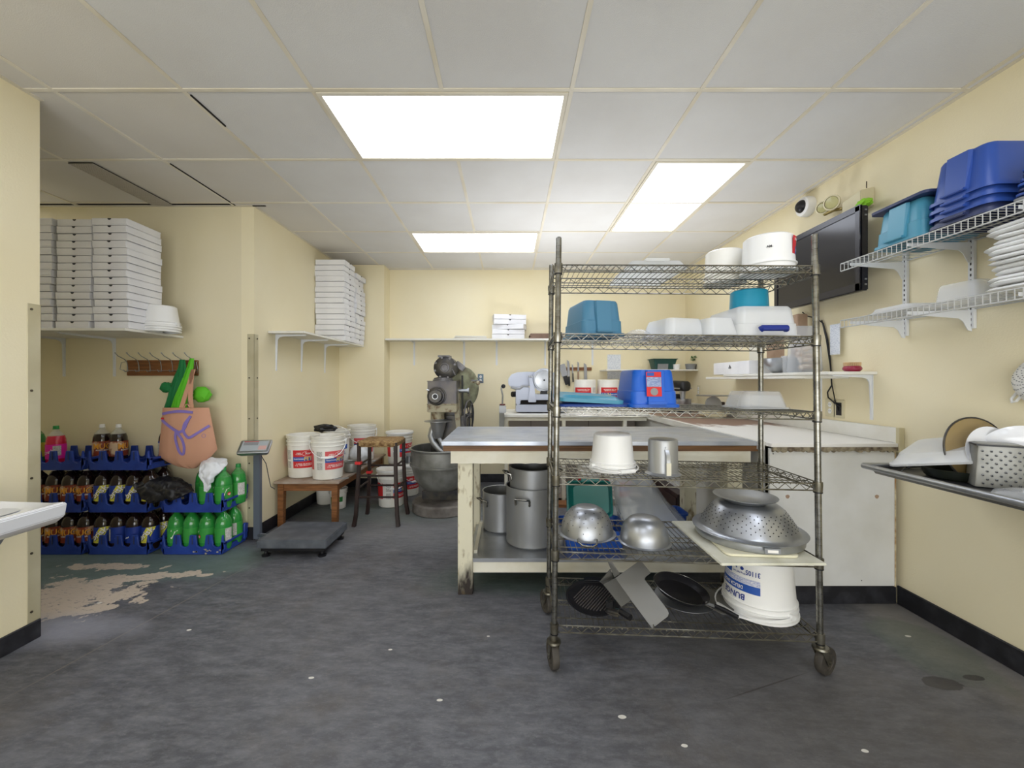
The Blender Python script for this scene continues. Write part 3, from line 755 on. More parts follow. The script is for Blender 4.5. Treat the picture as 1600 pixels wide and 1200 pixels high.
# ---------------------------------------------------------------- platform scale
t = thing('platform_scale', 'dark grey floor platform scale with display on a column', 'scale', (-1.53, 3.07, 0))
mb = MB(); mb.box(-.245, .245, -.19, .195, .065, .125); mb.build('platform', M_['platform'], t, bevel=.006)
mb = MB(); mb.box(-.225, .225, -.17, .175, .04, .065); mb.build('under_frame', M_['black'], t)
for x in (-.2, .2):
    for y in (-.15, .16):
        mb = MB(); mb.lathe([(.0001, 0), (.028, 0), (.03, .012), (.012, .02), (.01, .05), (.0001, .05)], 16, T(x, y, 0)); mb.build('foot', M_['black'], t)
mb = MB(); mb.box(-.035, .035, -.02, .02, .0, .03, T(-.37, .12, .02)); mb.tube([(-.24, .1, .05), (-.4, .12, .05)], .012, 6); mb.tube([(-.24, .02, .05), (-.41, .1, .05)], .008, 6); mb.build('column_bracket', M_['steel'], t)
mb = MB(); mb.box(-.025, .025, -.018, .018, .02, .70, T(-.427, .122, 0)); mb.build('column', M_['column'], t, bevel=.003)
Mi = T(-.415, .07, .735) @ RZ(14) @ RX(38) @ RY(0)
mb = MB(); mb.rings([[(x*.84, y*.8, -.03) for x, y in rrect(.215, .135, .01)], rr3 := [(x, y, -.004) for x, y in rrect(.215, .135, .01)], [(x, y, .012) for x, y in rrect(.215, .135, .01)], [(x*.95, y*.93, .016) for x, y in rrect(.215, .135, .01)]], M=Mi)
ind = mb.build('indicator', M_['steel'], t)
mb = MB(); mb.box(-.09, .09, -.048, .05, .0155, .0175, Mi); mb.build('keypad_face', M_['lcd'], ind)
mb = MB(); mb.box(-.08, .02, .01, .04, .0175, .0185, Mi); mb.build('display', M_['grey'], ind)
mb = MB(); mb.box(.03, .085, -.04, .0, .0175, .0185, Mi); mb.build('key_block', mat('key_pinkish', '#cfa7a0', .5), ind)
mb = MB(); mb.box(-.08, .02, .044, .049, .0175, .0185, Mi); mb.build('red_strip', M_['red'], ind)
mb = MB(); mb.tube([(-.40, .1, .69), (-.36, .12, .6), (-.35, .135, .5), (-.33, .13, .42), (-.30, .135, .40)], .003, 5); mb.build('cord', M_['ink'], t)

# ---------------------------------------------------------------- soda crates and bottles
def crate(label, x, y, z, wear=False):
    """origin at front-bottom middle; 4 x 2 bottle tray"""
    t = thing('bottle_crate', label, 'crate', (x, y, z), 0, 'blue plastic soda crates')
    w, d, h = .455, .262, .138; P = []
    P += [(-w/2+.02, 0), (w/2-.02, 0), (w/2, .035), (w/2-.012, h)]
    xs = [w/2-.012]
    # merlons with round scoops between (right to left)
    c = [-.1725+.115*k for k in range(4)][::-1]
    for q in c:
        P += [(q+.036, h), (q+.027, .066)]
        P += [(q+.022*math.cos(a), .066-.014*math.sin(a)) for a in (PI*.2, PI*.5, PI*.8)]
        P += [(q-.027, .066), (q-.036, h)]
    P += [(-w/2+.012, h), (-w/2, .035)]
    mb = MB(); mb.prism(P, -.014, 0, FRONT); mb.build('front_wall', M_['crate'], t, bevel=.002, seg=1)
    mb = MB(); mb.prism(P, -.014, 0, T(0, d-.014, 0) @ FRONT); mb.build('back_wall', M_['crate'], t, bevel=.002, seg=1)
    mb = MB(); mb.box(-w/2+.02, w/2-.02, .014, d-.014, .002, .014)
    for k in range(5): mb.box(-.233+.115*k-(-.0), -.233+.115*k+.006, .02, d-.02, .014, .05) if 0 < k < 4 else None
    mb.build('tray', M_['crate'], t)
    for s in (-1, 1):
        x0 = s*(w/2-.018)
        mb = MB(); mb.box(x0-.006, x0+.006, .0, d, .004, .045)
        mb.box(x0-.005+s*.018, x0+.005+s*.018, .0, d, .072, .088)
        mb.prism([(0, .03), (.03, .03), (.045, h), (.015, h+.012), (0, h)], -.008, .008, T(x0+s*.016, d-.045, 0) @ RZ(90) @ RX(90))
        mb.box(x0+s*.0-.005, x0+s*.018+.005, 0, .02, .035, .09)
        mb.build('side_handle', M_['crate'], t, bevel=.002, seg=1)
    for k in range(5):                            # ribs moulded down the front
        xx = -.23+.115*k
        if abs(xx) > .2: continue
        mb = MB(); mb.box(xx-.0035, xx+.0035, -.004, 0, .075, h-.004); mb.build('rib', M_['navydk'], t)
    if wear:
        mb = MB()
        rnd = random.Random(4)
        for k in range(16):
            px_, pz_ = .12+rnd.gauss(0, .035), .026+rnd.gauss(0, .009); r = rnd.uniform(.003, .009)
            if k > 11: px_, pz_ = .02+rnd.gauss(0, .02), .02
            mb.prism([(px_+r*rnd.uniform(.6, 1.3)*math.cos(2*PI*j/6), pz_+r*rnd.uniform(.5, 1)*math.sin(2*PI*j/6)) for j in range(6)], 0, .0008, FRONT)
        mb.build('paint_wear', M_['cloth'], t, kind='stuff')
    return t
CW = .462
cx_m = (X(135, 2.945)+X(238, 2.945))/2; cx_l = cx_m-CW-.008; cx_r = (X(247, 2.945)+X(358, 2.945))/2
YF = 2.935; LV = .302
names = {'l': 'stack half hidden by the near wall', 'm': 'middle stack', 'r': 'stack nearest the room corner'}
for key, cx, lv in (('l', cx_l, 3), ('m', cx_m, 3), ('r', cx_r, 2)):
    for k in range(lv):
        pos = {3: ('bottom', 'middle', 'top'), 2: ('bottom', 'top')}[lv][k]
        crate('blue plastic soda crate, %s tray of the %s' % (pos, names[key]), cx, YF, LV*k+.001, wear=(key == 'r' and k == 0))
def bottle(label, kind, group, top_clear=False):
    t = thing('soda_bottle', label, 'bottle', (0,0,0), 0, group)
    R = .054
    body = [(.0001, .004), (.03, 0), (.046, .004), (.051, .02), (R, .04), (R, .175)]
    sh = [(R, .175), (.0515, .2), (.044, .225), (.030, .247), (.0175, .262), (.0145, .272)]
    liq = {'green': 'green', 'dark': 'cola', 'mug': 'cola', 'brisk': 'cola', 'pepsi': 'cola', 'pink': 'pink', 'lime': 'green'}[kind]
    clr = 'bclearg' if kind in ('green', 'lime') else 'bclear'
    if top_clear:
        mb = MB(); mb.lathe(body+sh[1:3]+[(.0001, .226)], 24); mb.build('body', M_[liq], t)
        mb = MB(); mb.lathe([(.0445, .2255), (.030, .247), (.0175, .262), (.0145, .272), (.0145, .284)], 24); mb.build('neck', M_[clr], t)
    else:
        mb = MB(); mb.lathe(body+sh[1:]+[(.0001, .272)], 24); mb.build('body', M_[liq], t)
    cap = {'green': 'greencap', 'lime': 'greencap', 'mug': 'white', 'pink': 'greencap', 'brisk': 'ink', 'pepsi': 'ink', 'dark': 'ink'}[kind]
    mb = MB(); mb.lathe([(.0145, .272), (.019, .273), (.0195, .276), (.0165, .278), (.0165, .295), (.0155, .297), (.0001, .297)], 20); mb.build('cap', M_[cap], t)
    rf = lambda z: R+.0006
    if kind == 'mug':
        L = patch_round(rf, -180, 180, .06, .172, 'label', M_['mugl'], t, n=28)
        patch_round(rf, 20, 75, .065, .168, 'nutrition_panel', M_['lgrey'], L, .001)
        text_round('MUG', .062, M_['ink'], L, rf, -88, .130, off=.0012, sx=.86); text_round('MUG', .058, M_['mugy'], L, rf, -90, .132, off=.002, sx=.86)
        text_round('ROOT BEER', .014, M_['lwhite'], L, rf, -90, .105, off=.0016)
    elif kind == 'brisk':
        L = patch_round(rf, -180, 180, .06, .172, 'label', M_['blab'], t, n=28)
        pts = [(-.045, .062), (.005, .062), (.05, .17), (.012, .17)]
        mb = MB(); n = 8; rr = []
        for (xa, xb, z) in ((-.055, .0, .0605), (.0, .055, .1715)):
            rr.append([((R+.0016)*math.cos(-PI/2+(xa+(xb-xa)*j/n)/R), (R+.0016)*math.sin(-PI/2+(xa+(xb-xa)*j/n)/R), z) for j in range(n+1)])
        # subdivide vertically for a clean wrap
        A, B = rr; rows = []
        for q in range(7):
            f = q/6; rows.append([])
            for j in range(n+1):
                xx = (-.055+.055*f)+(.055)*j/n; zz = .0605+.111*f
                rows[-1].append(((R+.0016)*math.cos(-PI/2+xx/R), (R+.0016)*math.sin(-PI/2+xx/R), zz))
        mb.rings(rows, False, False, closed=False); mb.build('label_stripe', M_['ylab'], L, smooth=60)
        text_round('brisk', .056, M_['ink'], L, rf, -91, .124, off=.0022, tilt=42); text_round('brisk', .056, M_['lwhite'], L, rf, -94, .127, off=.0030, tilt=42)
        patch_round(rf, 0, 60, .065, .168, 'nutrition_panel', M_['lgrey'], L, .0012)
    elif kind == 'pepsi':
        L = patch_round(rf, -180, 180, .06, .172, 'label', M_['blab'], t, n=28)
        patch_round(rf, -150, -105, .075, .16, 'nutrition_panel', M_['lgrey'], L, .0012)
        text_round('~', .05, M_['lwhite'], L, rf, -60, .1, off=.0016, tilt=25)
    elif kind == 'green':
        L = patch_round(rf, -180, 180, .06, .165, 'label', M_['glab'], t, n=28)
        text_round('7', .085, M_['lwhite'], L, rf, -105, .118, off=.0014, tilt=-8)
        pts = []
        mb = MB(); cz, ca = .106, -78; pr = .013
        ring = [((R+.002)*math.cos(math.radians(ca)+pr*math.cos(2*PI*k/14)/R), (R+.002)*math.sin(math.radians(ca)+pr*math.cos(2*PI*k/14)/R), cz+pr*math.sin(2*PI*k/14)) for k in range(14)]
        mb.add(ring, [tuple(range(14))]); mb.build('red_spot', M_['red'], L, smooth=0)
        text_round('up', .019, M_['lwhite'], L, rf, ca, cz, off=.0028)
        patch_round(rf, 30, 80, .07, .16, 'nutrition_panel', M_['lgrey'], L, .0012)
    elif kind == 'pink':
        L = patch_round(rf, -180, 180, .06, .165, 'label', M_['pinklab'], t, n=28)
        text_round('Crush', .03, M_['lwhite'], L, rf, -110, .11, off=.0014, tilt=20)
        patch_round(rf, -80, -35, .085, .155, 'nutrition_panel', M_['lgrey'], L, .0012)
    elif kind == 'lime':
        L = patch_round(rf, -180, 180, .06, .165, 'label', M_['ylab'], t, n=28)
    return t
GB = {'mug': 'root beer bottles in the crates', 'brisk': 'iced tea bottles in the crates', 'green': 'green lemon-lime soda bottles', 'pepsi': 'navy-label cola bottles', 'pink': 'odd soda bottles', 'lime': 'odd soda bottles'}
DES = {'mug': 'root beer bottle', 'brisk': 'lemon iced tea bottle', 'green': 'green lemon-lime soda bottle', 'pepsi': 'dark soda bottle with navy label'}
protos = {}
def place_bottle(kind, x, y, z, rz, label, clear=False, s=1):
    key = (kind, clear)
    if key not in protos: protos[key] = bottle(label, kind, GB[kind], clear); o = protos[key]
    else: o = dup(protos[key])
    o.location = (x, y, z); o.rotation_euler = (0, 0, math.radians(rz)); o['label'] = label; o.scale = (s, s, s)
    return o
slot = ['first', 'second', 'third', 'fourth']
for key, cx, lv, rows in (('l', cx_l, 0, 'mug'), ('l', cx_l, 1, 'mug'), ('m', cx_m, 0, 'brisk'), ('m', cx_m, 1, 'brisk'), ('r', cx_r, 0, 'green')):
    for r in (0, 1):
        for c in range(4):
            kd = rows
            if rows == 'brisk' and lv == 0 and c in (1, 2): kd = 'pepsi'
            if rows == 'brisk' and lv == 1 and r == 1 and c == 3: kd = 'pepsi'
            rz = random.uniform(-20, 20)
            if kd == 'green': rz = (34, 140, -40, -75)[c] if r == 0 else random.uniform(0, 360)
            if kd == 'pepsi': rz = (0, 0, -40, 0)[c]
            if kd == 'mug': rz = random.uniform(-8, 8)+44-(8*c)
            if kd == 'brisk': rz = random.uniform(-8, 8)+22
            place_bottle(kd, cx-.1725+.115*c, YF+.072+.118*r, LV*lv+.016, rz,
                         '%s, %s in the %s row, %s crate, %s' % (DES[kd], slot[c], ('front', 'back')[r], ('bottom', 'middle')[lv], {'l': 'stack by wall edge', 'm': 'middle stack', 'r': 'corner stack'}[key]))
# upper level of the corner stack
for c, r, rz in ((2, 0, 100), (3, 0, 60), (3, 1, -90), (1, 1, 90), (2, 1, 70)):
    place_bottle('green', cx_r-.1725+.115*c+(.03 if c == 3 and r == 1 else 0), YF+.072+.118*r, LV+.016, rz, 'green soda bottle, %s slot of the %s row in the top corner crate' % (slot[c], ('front', 'back')[r]), True)
# odd bottles in the top trays
place_bottle('pink', X(86, 3.0), YF+.072, LV*2+.016, 20, 'pink soda bottle with magenta label and green cap', True)
place_bottle('lime', X(52, 3.05), YF+.13, LV*2+.016, 0, 'lime-green soda bottle partly hidden behind the near wall edge', True)
place_bottle('mug', cx_l+.1725, YF+.185, LV*2+.016, 45, 'root beer bottle with white cap in the top tray beside the pink bottle', True)
place_bottle('mug', cx_m-.1725, YF+.185, LV*2+.016, 95, 'root beer bottle showing its nutrition panel in the top middle tray', True)
place_bottle('pepsi', cx_m+.2, YF+.185, LV*2+.016, 0, 'navy-label soda bottle half hidden behind the salmon tote bag', True)
place_bottle('pepsi', cx_r-.23, YF+.2, .016, 0, 'navy-label soda bottle standing between the crate stacks', False)

# ---------------------------------------------------------------- coat rack and bags
t = thing('coat_rack', 'brown wooden coat rack with seven chrome double hooks', 'rack', (X(201, YA), YA, 0))
L_ = X(311, YA)-X(201, YA); z0, z1 = Z(587, YA), Z(563, YA)
mb = MB(); mb.box(0, L_, -.018, 0, z0, z1); mb.build('backboard', mat('rack_wood', '#8a5a30', .45, col2='#6a4020', scale=6, stretch=(1,12,12)), t, bevel=.003)
for k in range(7):
    x = .012+.0875*k; mb = MB()
    mb.tube([(x, -.02, z0+.03), (x, -.022, z0+.075), (x, -.03, z1-.01), (x+.01, -.06, z1+.005), (x+.0, -.10, z1+.028), (x-.005, -.118, z1+.05)], .0028, 6)
    mb.tube([(x, -.02, z0+.035), (x, -.045, z0+.03), (x, -.055, z0+.045)], .0028, 6)
    mb.sphere((x-.005, -.118, z1+.05), .005, 6); mb.build('hook', M_['steel'], t)
mb = MB(); mb.tube([(0, -.021, z0+.04), (L_, -.021, z0+.04)], .0018, 5); mb.tube([(0, -.02, z0+.03), (-.03, -.04, z0+.05), (-.02, -.04, z1-.02), (0, -.02, z1-.01)], .0022, 5)
mb.tube([(L_, -.02, z0+.02), (L_+.02, -.04, z0+.05), (L_+.01, -.04, z1-.02), (L_, -.02, z1-.01)], .0022, 5); mb.build('wire', M_['steel'], t)

def cloth_bag(name, label, outline, d0, thick, m, seed=1, amp=.01, parent=None, tagit=True):
    """outline: rows of (v, u_left, u_right) in the hanging plane at depth d0; bulging front"""
    rnd = random.Random(seed); n = 14; rings = []
    ph = [rnd.uniform(0, 6) for _ in range(4)]
    for i, (v, ul, ur) in enumerate(outline):
        z = Z(v, d0); xl, xr = X(ul, d0), X(ur, d0); f = i/(len(outline)-1)
        th = thick*math.sin(PI*min(1, .12+f*.8)); ring = []
        for j in range(n+1):
            q = j/n; x = xl+(xr-xl)*q
            ring.append((x, d0-th*math.sin(PI*q)**.6-amp*math.sin(7*q*PI+ph[0]+3*f)*math.sin(PI*q), z))
        for j in range(n, -1, -1):
            q = j/n; x = xl+(xr-xl)*q
            ring.append((x, d0+.35*th*math.sin(PI*q)**.6+.002, z))
        rings.append(ring)
    mb = MB(); mb.rings(rings)
    o = mb.build(name, m, parent, smooth=50)
    if tagit: tag(o, label, 'bag')
    return o
cloth_bag('shopping_bag', 'folded dark green shopping bag hanging behind the lime bag', [(562, 281, 289), (575, 279, 291), (590, 272, 292), (605, 266, 288), (620, 262, 283), (637, 256, 280), (655, 252, 268)], 3.13, .03, M_['dgbag'], 2, .012)
cloth_bag('shopping_bag', 'bright lime shopping bag hanging from the last hook', [(560, 298, 303), (575, 293, 302), (590, 287, 300), (605, 280, 297), (620, 273, 293), (636, 267, 292), (642, 267, 290)], 3.08, .03, M_['gbag'], 6, .012)
crumple('crumpled_bag', 'crumpled lime cloth pouch bulging beside the tote straps', 'bag', (X(313, 3.1), 3.12, Z(629, 3.1)), .058, 1, .6, .95, M_['gbag'], 9, .3)
crumple('crumpled_bag', 'small dark green folded strap knot sticking out of the bag', 'bag', (X(259, 3.12), 3.13, Z(614, 3.1)), .04, 1.1, .5, .9, M_['dgbag'], 12, .4)
t = thing('tote_bag', 'salmon tote bag with purple script mark hanging on the rack', 'bag', (0,0,0))
d0 = 3.05
cloth_bag('bag_body', '', [(637, 254, 326.5), (640, 253.8, 327), (660, 252.5, 331), (680, 250.5, 335), (702, 248.5, 339.5), (713, 247.5, 330), (722, 262, 318), (728, 276, 311), (731.5, 292, 306)], d0, .06, M_['salmon'], 3, .004, t, False)
for pts in (([302, 577], [295, 600], [290, 615], [283, 637]), ([300, 577], [298, 600], [297, 620], [299, 637])):
    mb = MB(); rings = []
    for k, (u, v) in enumerate(pts):
        w = .016; y = 3.07-.012*k
        c = at(u, v, y); rings.append([(c.x-w, y, c.z), (c.x+w, y, c.z), (c.x+w, y+.004, c.z), (c.x-w, y+.004, c.z)])
    mb.rings(rings); mb.build('strap', M_['salmon'], t)
mb = MB(); mb.tube([at(u, v, 2.99) for u, v in ((288, 637), (290, 632), (294, 632), (296, 637))], .003, 5); mb.build('loop_tab', M_['salmon'], t)
TOTE = [(637, 254, 326.5), (640, 253.8, 327), (660, 252.5, 331), (680, 250.5, 335), (702, 248.5, 339.5), (713, 247.5, 330), (722, 262, 318), (728, 276, 311), (731.5, 292, 306)]
def yfront(u, v):
    n = len(TOTE)-1; v = max(637.01, min(731.4, v))
    for i, (a, b) in enumerate(zip(TOTE, TOTE[1:])):
        if a[0] <= v <= b[0]:
            g = (v-a[0])/(b[0]-a[0]); out = 0
            for (rw, wt, f) in ((a, 1-g, i/n), (b, g, (i+1)/n)):
                q = min(.98, max(.02, (u-rw[1])/(rw[2]-rw[1]))); out += wt*(.06*math.sin(PI*min(1, .12+f*.8))*math.sin(PI*q)**.6)
            return d0-out-.007
    return d0-.06
def stroke(parent, name, pts, w, m, smooth=True):
    P = [(230+x/6, 540+y/6) for x, y in pts]
    if smooth:                                    # Catmull-Rom
        Q = [P[0]]+P+[P[-1]]; out = []
        for i in range(1, len(Q)-2):
            for s in range(6):
                t_ = s/6; p0, p1, p2, p3 = Q[i-1:i+3]
                out.append(tuple(.5*((2*p1[k])+(-p0[k]+p2[k])*t_+(2*p0[k]-5*p1[k]+4*p2[k]-p3[k])*t_*t_+(-p0[k]+3*p1[k]-3*p2[k]+p3[k])*t_**3) for k in (0, 1)))
        out.append(P[-1]); P = out
    rings = []
    pts3 = [Vector((X(u, d0), yfront(u, v), Z(v, d0))) for u, v in P]
    for i, p in enumerate(pts3):
        a = pts3[max(0, i-1)]; b = pts3[min(len(pts3)-1, i+1)]; tt = (b-a); nn = Vector((-tt.z, 0, tt.x)).normalized()*w/2
        rings.append([p+nn, p-nn, p-nn+Vector((0, .003, 0)), p+nn+Vector((0, .003, 0))])
    mb = MB(); mb.rings(rings); mb.build(name, m, parent, smooth=0)
stroke(t, 'printed_stroke', [(162, 640), (250, 622), (350, 612), (465, 622)], .019, M_['purple'])
stroke(t, 'printed_stroke', [(160, 692), (240, 740), (340, 795), (370, 800), (405, 770), (430, 700), (450, 655)], .019, M_['purple'])
stroke(t, 'printed_stroke', [(330, 800), (328, 860), (350, 940), (375, 995), (402, 1000), (410, 940), (385, 860), (335, 805)], .017, M_['purple'])
stroke(t, 'printed_stroke', [(445, 665), (405, 730), (400, 790), (425, 835), (455, 852), (520, 810), (600, 748)], .018, M_['purple'])
mb = MB(); mb.tube([(X(230+568/6+3*math.cos(a), d0), yfront(324, 679)-.001, Z(540+838/6+3*math.sin(a), d0)) for a in [2*PI*k/12 for k in range(12)]], .0012, 4, True); mb.build('registered_mark', M_['purple'], t)
mb = MB(); c = at(258, 653.5, d0); mb.box(c.x-.009, c.x+.009, yfront(258, 654)-.001, yfront(258, 654)+.004, c.z-.007, c.z+.007); mb.build('red_tag', M_['red'], t)
# black and white bags on the crates
def drape(name, label, pts, m, d, dy=.1, seed=1):
    """a thin draped sheet: rows of (u, v, depth)"""
    rnd = random.Random(seed); rings = []
    for row in pts:
        rings.append([at(u, v, dd)+Vector((0, 0, 0)) for u, v, dd in row])
    n = len(rings[0]); back = [[p+Vector((.0, .012, -.002)) for p in r] for r in rings]
    mb = MB(); full = [r+list(reversed(b)) for r, b in zip(rings, back)]
    mb.rings(full); o = mb.build(name, m, None, smooth=60)
    sb = o.modifiers.new('sub', 'SUBSURF'); sb.subdivision_type = 'SIMPLE'; sb.levels = 3; sb.render_levels = 3
    tx = bpy.data.textures.new(name, 'CLOUDS'); tx.noise_scale = .06
    dm = o.modifiers.new('disp', 'DISPLACE'); dm.texture = tx; dm.strength = .045; dm.mid_level = .5; dm.texture_coords = 'GLOBAL'
    return tag(o, label, 'bag')
drape('garbage_bag', 'black plastic bag draped over the middle crates and soda bottles',
      [[(207, 757, 2.95), (225, 751, 2.98), (250, 745, 3.02), (275, 746, 3.05), (292, 754, 3.0)],
       [(212, 768, 2.91), (230, 760, 2.92), (252, 752, 2.95), (280, 754, 2.97), (302, 768, 2.93)],
       [(222, 780, 2.90), (236, 775, 2.90), (256, 764, 2.91), (278, 768, 2.91), (290, 772, 2.91)],
       [(232, 787, 2.90), (240, 784, 2.90), (254, 770, 2.90), (266, 784, 2.90), (275, 778, 2.905)]], M_['blackbag'], 2.9)
drape('shopping_bag', 'crumpled white plastic bag on top of the green soda bottles',
      [[(316, 720, 3.05), (328, 715, 3.08), (342, 716, 3.08), (355, 718, 3.06)],
       [(310, 732, 2.95), (324, 722, 2.98), (338, 724, 2.98), (352, 728, 3.0)],
       [(308, 745, 2.92), (318, 735, 2.93), (330, 738, 2.93), (342, 738, 2.96)],
       [(317, 755, 2.92), (320, 752, 2.92), (326, 752, 2.92), (331, 748, 2.94)],
       [(317, 768, 2.915), (320, 769, 2.915), (323, 768, 2.915), (326, 760, 2.93)]], M_['wbag'], 2.9, seed=3)

# ---------------------------------------------------------------- ceramic sink
t = thing('wall_sink', 'white ceramic wall sink at the near wall', 'sink', (XL, 0, 0))
# section across (x out from wall) swept along y, closed at the far end
def sinkring(y, s):
    P = [(0, .80), (.03, .805), (.09, .795), (.13, .76), (.16, .745), (.385, .738), (.435, .742), (.445, .735), (.437, .685), (.40, .655), (.30, .63), (.12, .60), (0, .60)]
    return [(x, y, .60+(z-.60)*s if z < .73 else z) for x, z in P]
mb = MB()
ys = [1.718, 1.712, 1.66, 1.3, 1.1]
rings = []
for y in ys:
    f = 1 if y < 1.7 else .96 if y > 1.715 else 1
    rings.append([(x*f, y, z if f == 1 else .70+(z-.70)*.8) for x, _, z in sinkring(y, 1)])
mb.rings(rings); mb.build('basin', M_['ceramic'], t, bevel=.004)
mb = MB(); loft_rr(mb, [(.741, .235, .40, .06), (.7412, .24, .41, .06)], 6, T(.27, 1.42, 0)); 
mb.build('bowl_floor', mat('bowl_floor', '#c9ccd2', .2), t)
mb = MB(); mb.tube([(.27, 1.42, .62), (.27, 1.42, .5), (.2, 1.42, .42), (.02, 1.42, .42)], .02, 12); mb.build('drain_pipe', M_['chrome'], t)
mb = MB(); mb.prism([(0, .6), (.3, .63), (.28, .6), (.05, .48), (0, .48)], -.02, .02, T(0, 1.6, 0) @ RX(90)); mb.build('wall_bracket', M_['alu'], t)
# ---------------------------------------------------------------- dough mixer
t = thing('dough_mixer', 'large old grey iron dough mixer on a round concrete base', 'mixer', (0,0,0))
cx, cy = -.645, 3.98
mb = MB(); mb.lathe([(.0001, 0), (.275, 0), (.285, .01), (.285, .085), (.27, .1), (.0001, .1)], 40, T(cx, cy, 0)); mb.build('round_base', mat('floury_concrete', '#5a544f', .7, col2='#8b8680', scale=7), t)
mb = MB(); mb.box(cx-.19, cx+.2, cy-.05, cy+.25, .1, .2); mb.box(cx-.13, cx+.17, cy+.08, cy+.30, .15, 1.0); mb.box(cx-.02, cx+.235, cy+.02, cy+.28, .55, .905); mb.build('column', M_['darkmetal'], t, bevel=.012)
mb = MB(); mb.box(-.755, -.487, 3.80, 4.12, 1.03, 1.243); mb.box(-.762, -.48, 3.79, 4.13, 1.24, 1.247); mb.build('gear_housing', mat('dark_gear_housing', '#535155', .38, metal=.4, col2='#6a6560', scale=9), t, bevel=.004)
mb = MB(); mb.box(-.757, -.485, 3.79, 4.13, .955, 1.025); mb.box(-.763, -.478, 3.785, 4.135, 1.022, 1.034); mb.build('rusty_collar', M_['rusty'], t, bevel=.006)
mb = MB(); mb.prism([(-.49, 1.24), (-.455, .56), (-.485, .56), (-.53, 1.0)], -4.1, -3.95, FRONT); mb.build('side_strut', M_['rusty'], t)
# attachment hub
mb = MB(); Mh = T(-.668, 3.80, 1.105) @ RX(90)
mb.lathe([(.0001, 0), (.088, 0), (.088, .012), (.078, .014), (.074, .03), (.062, .032), (.062, .085), (.056, .09), (.026, .09), (.022, .06), (.0001, .06)], 36, Mh); mb.build('attachment_hub', M_['darkmetal'], t)
mb = MB(); mb.lathe([(.021, .0905), (.027, .0905), (.027, .094), (.021, .094), (.021, .0905)], 20, Mh); mb.cyl((-.06, .055, .05), (-.085, .062, .05), .006, n=8, M=Mh); mb.build('hub_ring', M_['steel'], t)
mb = MB(); mb.cyl((0, 0, .055), (0, 0, .0895), .0215, n=20, M=Mh); mb.build('hub_bore_shade', M_['black'], t)  # black plug stands in for the shade inside the hub hole
# stepped cap
mb = MB(); mb.lathe([(.0001, 1.247), (.098, 1.247), (.098, 1.258), (.088, 1.262), (.088, 1.272), (.075, 1.276), (.05, 1.284), (.042, 1.30), (.03, 1.315), (.0001, 1.32)], 32, T(-.63, 3.93, 0)); mb.build('stepped_cap', M_['greycast'], t)
# motor
mc = Vector((-.606, 3.98, 1.372)); Mm = T(*mc) @ RX(90)
mb = MB(); mb.lathe([(.0001, -.14), (.085, -.14), (.108, -.11), (.112, .06), (.108, .09), (.095, .10), (.045, .105), (.042, .115), (.0001, .115)], 36, Mm); mb.build('motor', M_['darkmetal'], t)
mb = MB()
for k in range(8):
    a = 2*PI*k/8+.3; mb.cyl((.098*math.cos(a), .098*math.sin(a), .06), (.098*math.cos(a), .098*math.sin(a), .103), .011, n=8, M=Mm)
mb.lathe([(.030, .114), (.044, .112), (.044, .122), (.034, .124), (.030, .118)], 24, Mm); mb.box(-.07, .04, .1, .118, -.08, .08, Mm)
mb.tube([(.085, -.05, .11), (.075, -.02, .12), (.1, -.07, .115)], .006, 6, M=Mm); mb.build('motor_bolts', M_['greycast'], t)
mb = MB(); mb.box(-.05, .05, -.06, .05, 0, .05, T(mc.x+.115, mc.y+.05, mc.z-.0) @ RY(40)); mb.build('junction_box', M_['greycast'], t, bevel=.004)
# belt guard drum
Mg = T(-.49, 4.17, 1.175) @ RZ(48) @ RX(90)
mb = MB(); mb.lathe([(.0001, -.05), (.20, -.05), (.212, -.035), (.212, .045), (.2, .055), (.14, .062), (.0001, .062)], 44, Mg); mb.build('belt_guard', mat('green_grey_drum', '#8e9278', .45, col2='#4f4438', scale=8, lo=.45, hi=.7), t)
mb = MB(); mb.cyl((-.49, 3.98, 1.15), (-.385, 3.98, 1.15), .018, n=12); mb.cyl((-.40, 3.98, 1.15), (-.385, 3.98, 1.15), .03, n=12); mb.build('speed_knob', M_['steel'], t)
# lever with ball
mb = MB(); mb.tube([(-.40, 4.2, 1.25), (-.30, 4.2, 1.245), (-.27, 4.18, 1.235)], .008, 8); mb.build('lever', M_['greycast'], t)
mb = MB(); mb.sphere((-.305, 4.05, 1.225), .022, 8); mb.tube([(-.305, 4.05, 1.225), (-.38, 4.1, 1.235)], .006, 6); mb.build('lever_ball', M_['rusty'], t)
# spoked hand wheel
Mw = T(-.40, 4.12, .90) @ RY(90) @ RX(12)
mb = MB(); mb.tube([(.15*math.cos(a), .15*math.sin(a), 0) for a in [2*PI*k/32 for k in range(32)]], .009, 8, True, M=Mw)
for k in range(5): mb.tube([(.02*math.cos(a), .02*math.sin(a), 0) if q == 0 else (.15*math.cos(a), .15*math.sin(a), 0) for q, a in ((0, 2*PI*k/5), (1, 2*PI*k/5))], .007, 6, M=Mw)
mb.cyl((0, 0, -.02), (0, 0, .02), .025, n=12, M=Mw); mb.build('hand_wheel', M_['greycast'], t)
mb = MB(); mb.cyl((-.50, 4.12, .90), (-.40, 4.12, .90), .016, n=12); mb.build('wheel_axle', M_['darkmetal'], t)
mb = MB(); mb.tube([(-.46, 4.05, 1.3), (-.455, 4.05, .6)], .009, 6); mb.build('drive_belt', M_['black'], t)
mb = MB(); mb.tube([(-.375, 4.18, 1.0), (-.37, 4.18, .6)], .008, 6); mb.build('drive_belt', M_['black'], t)
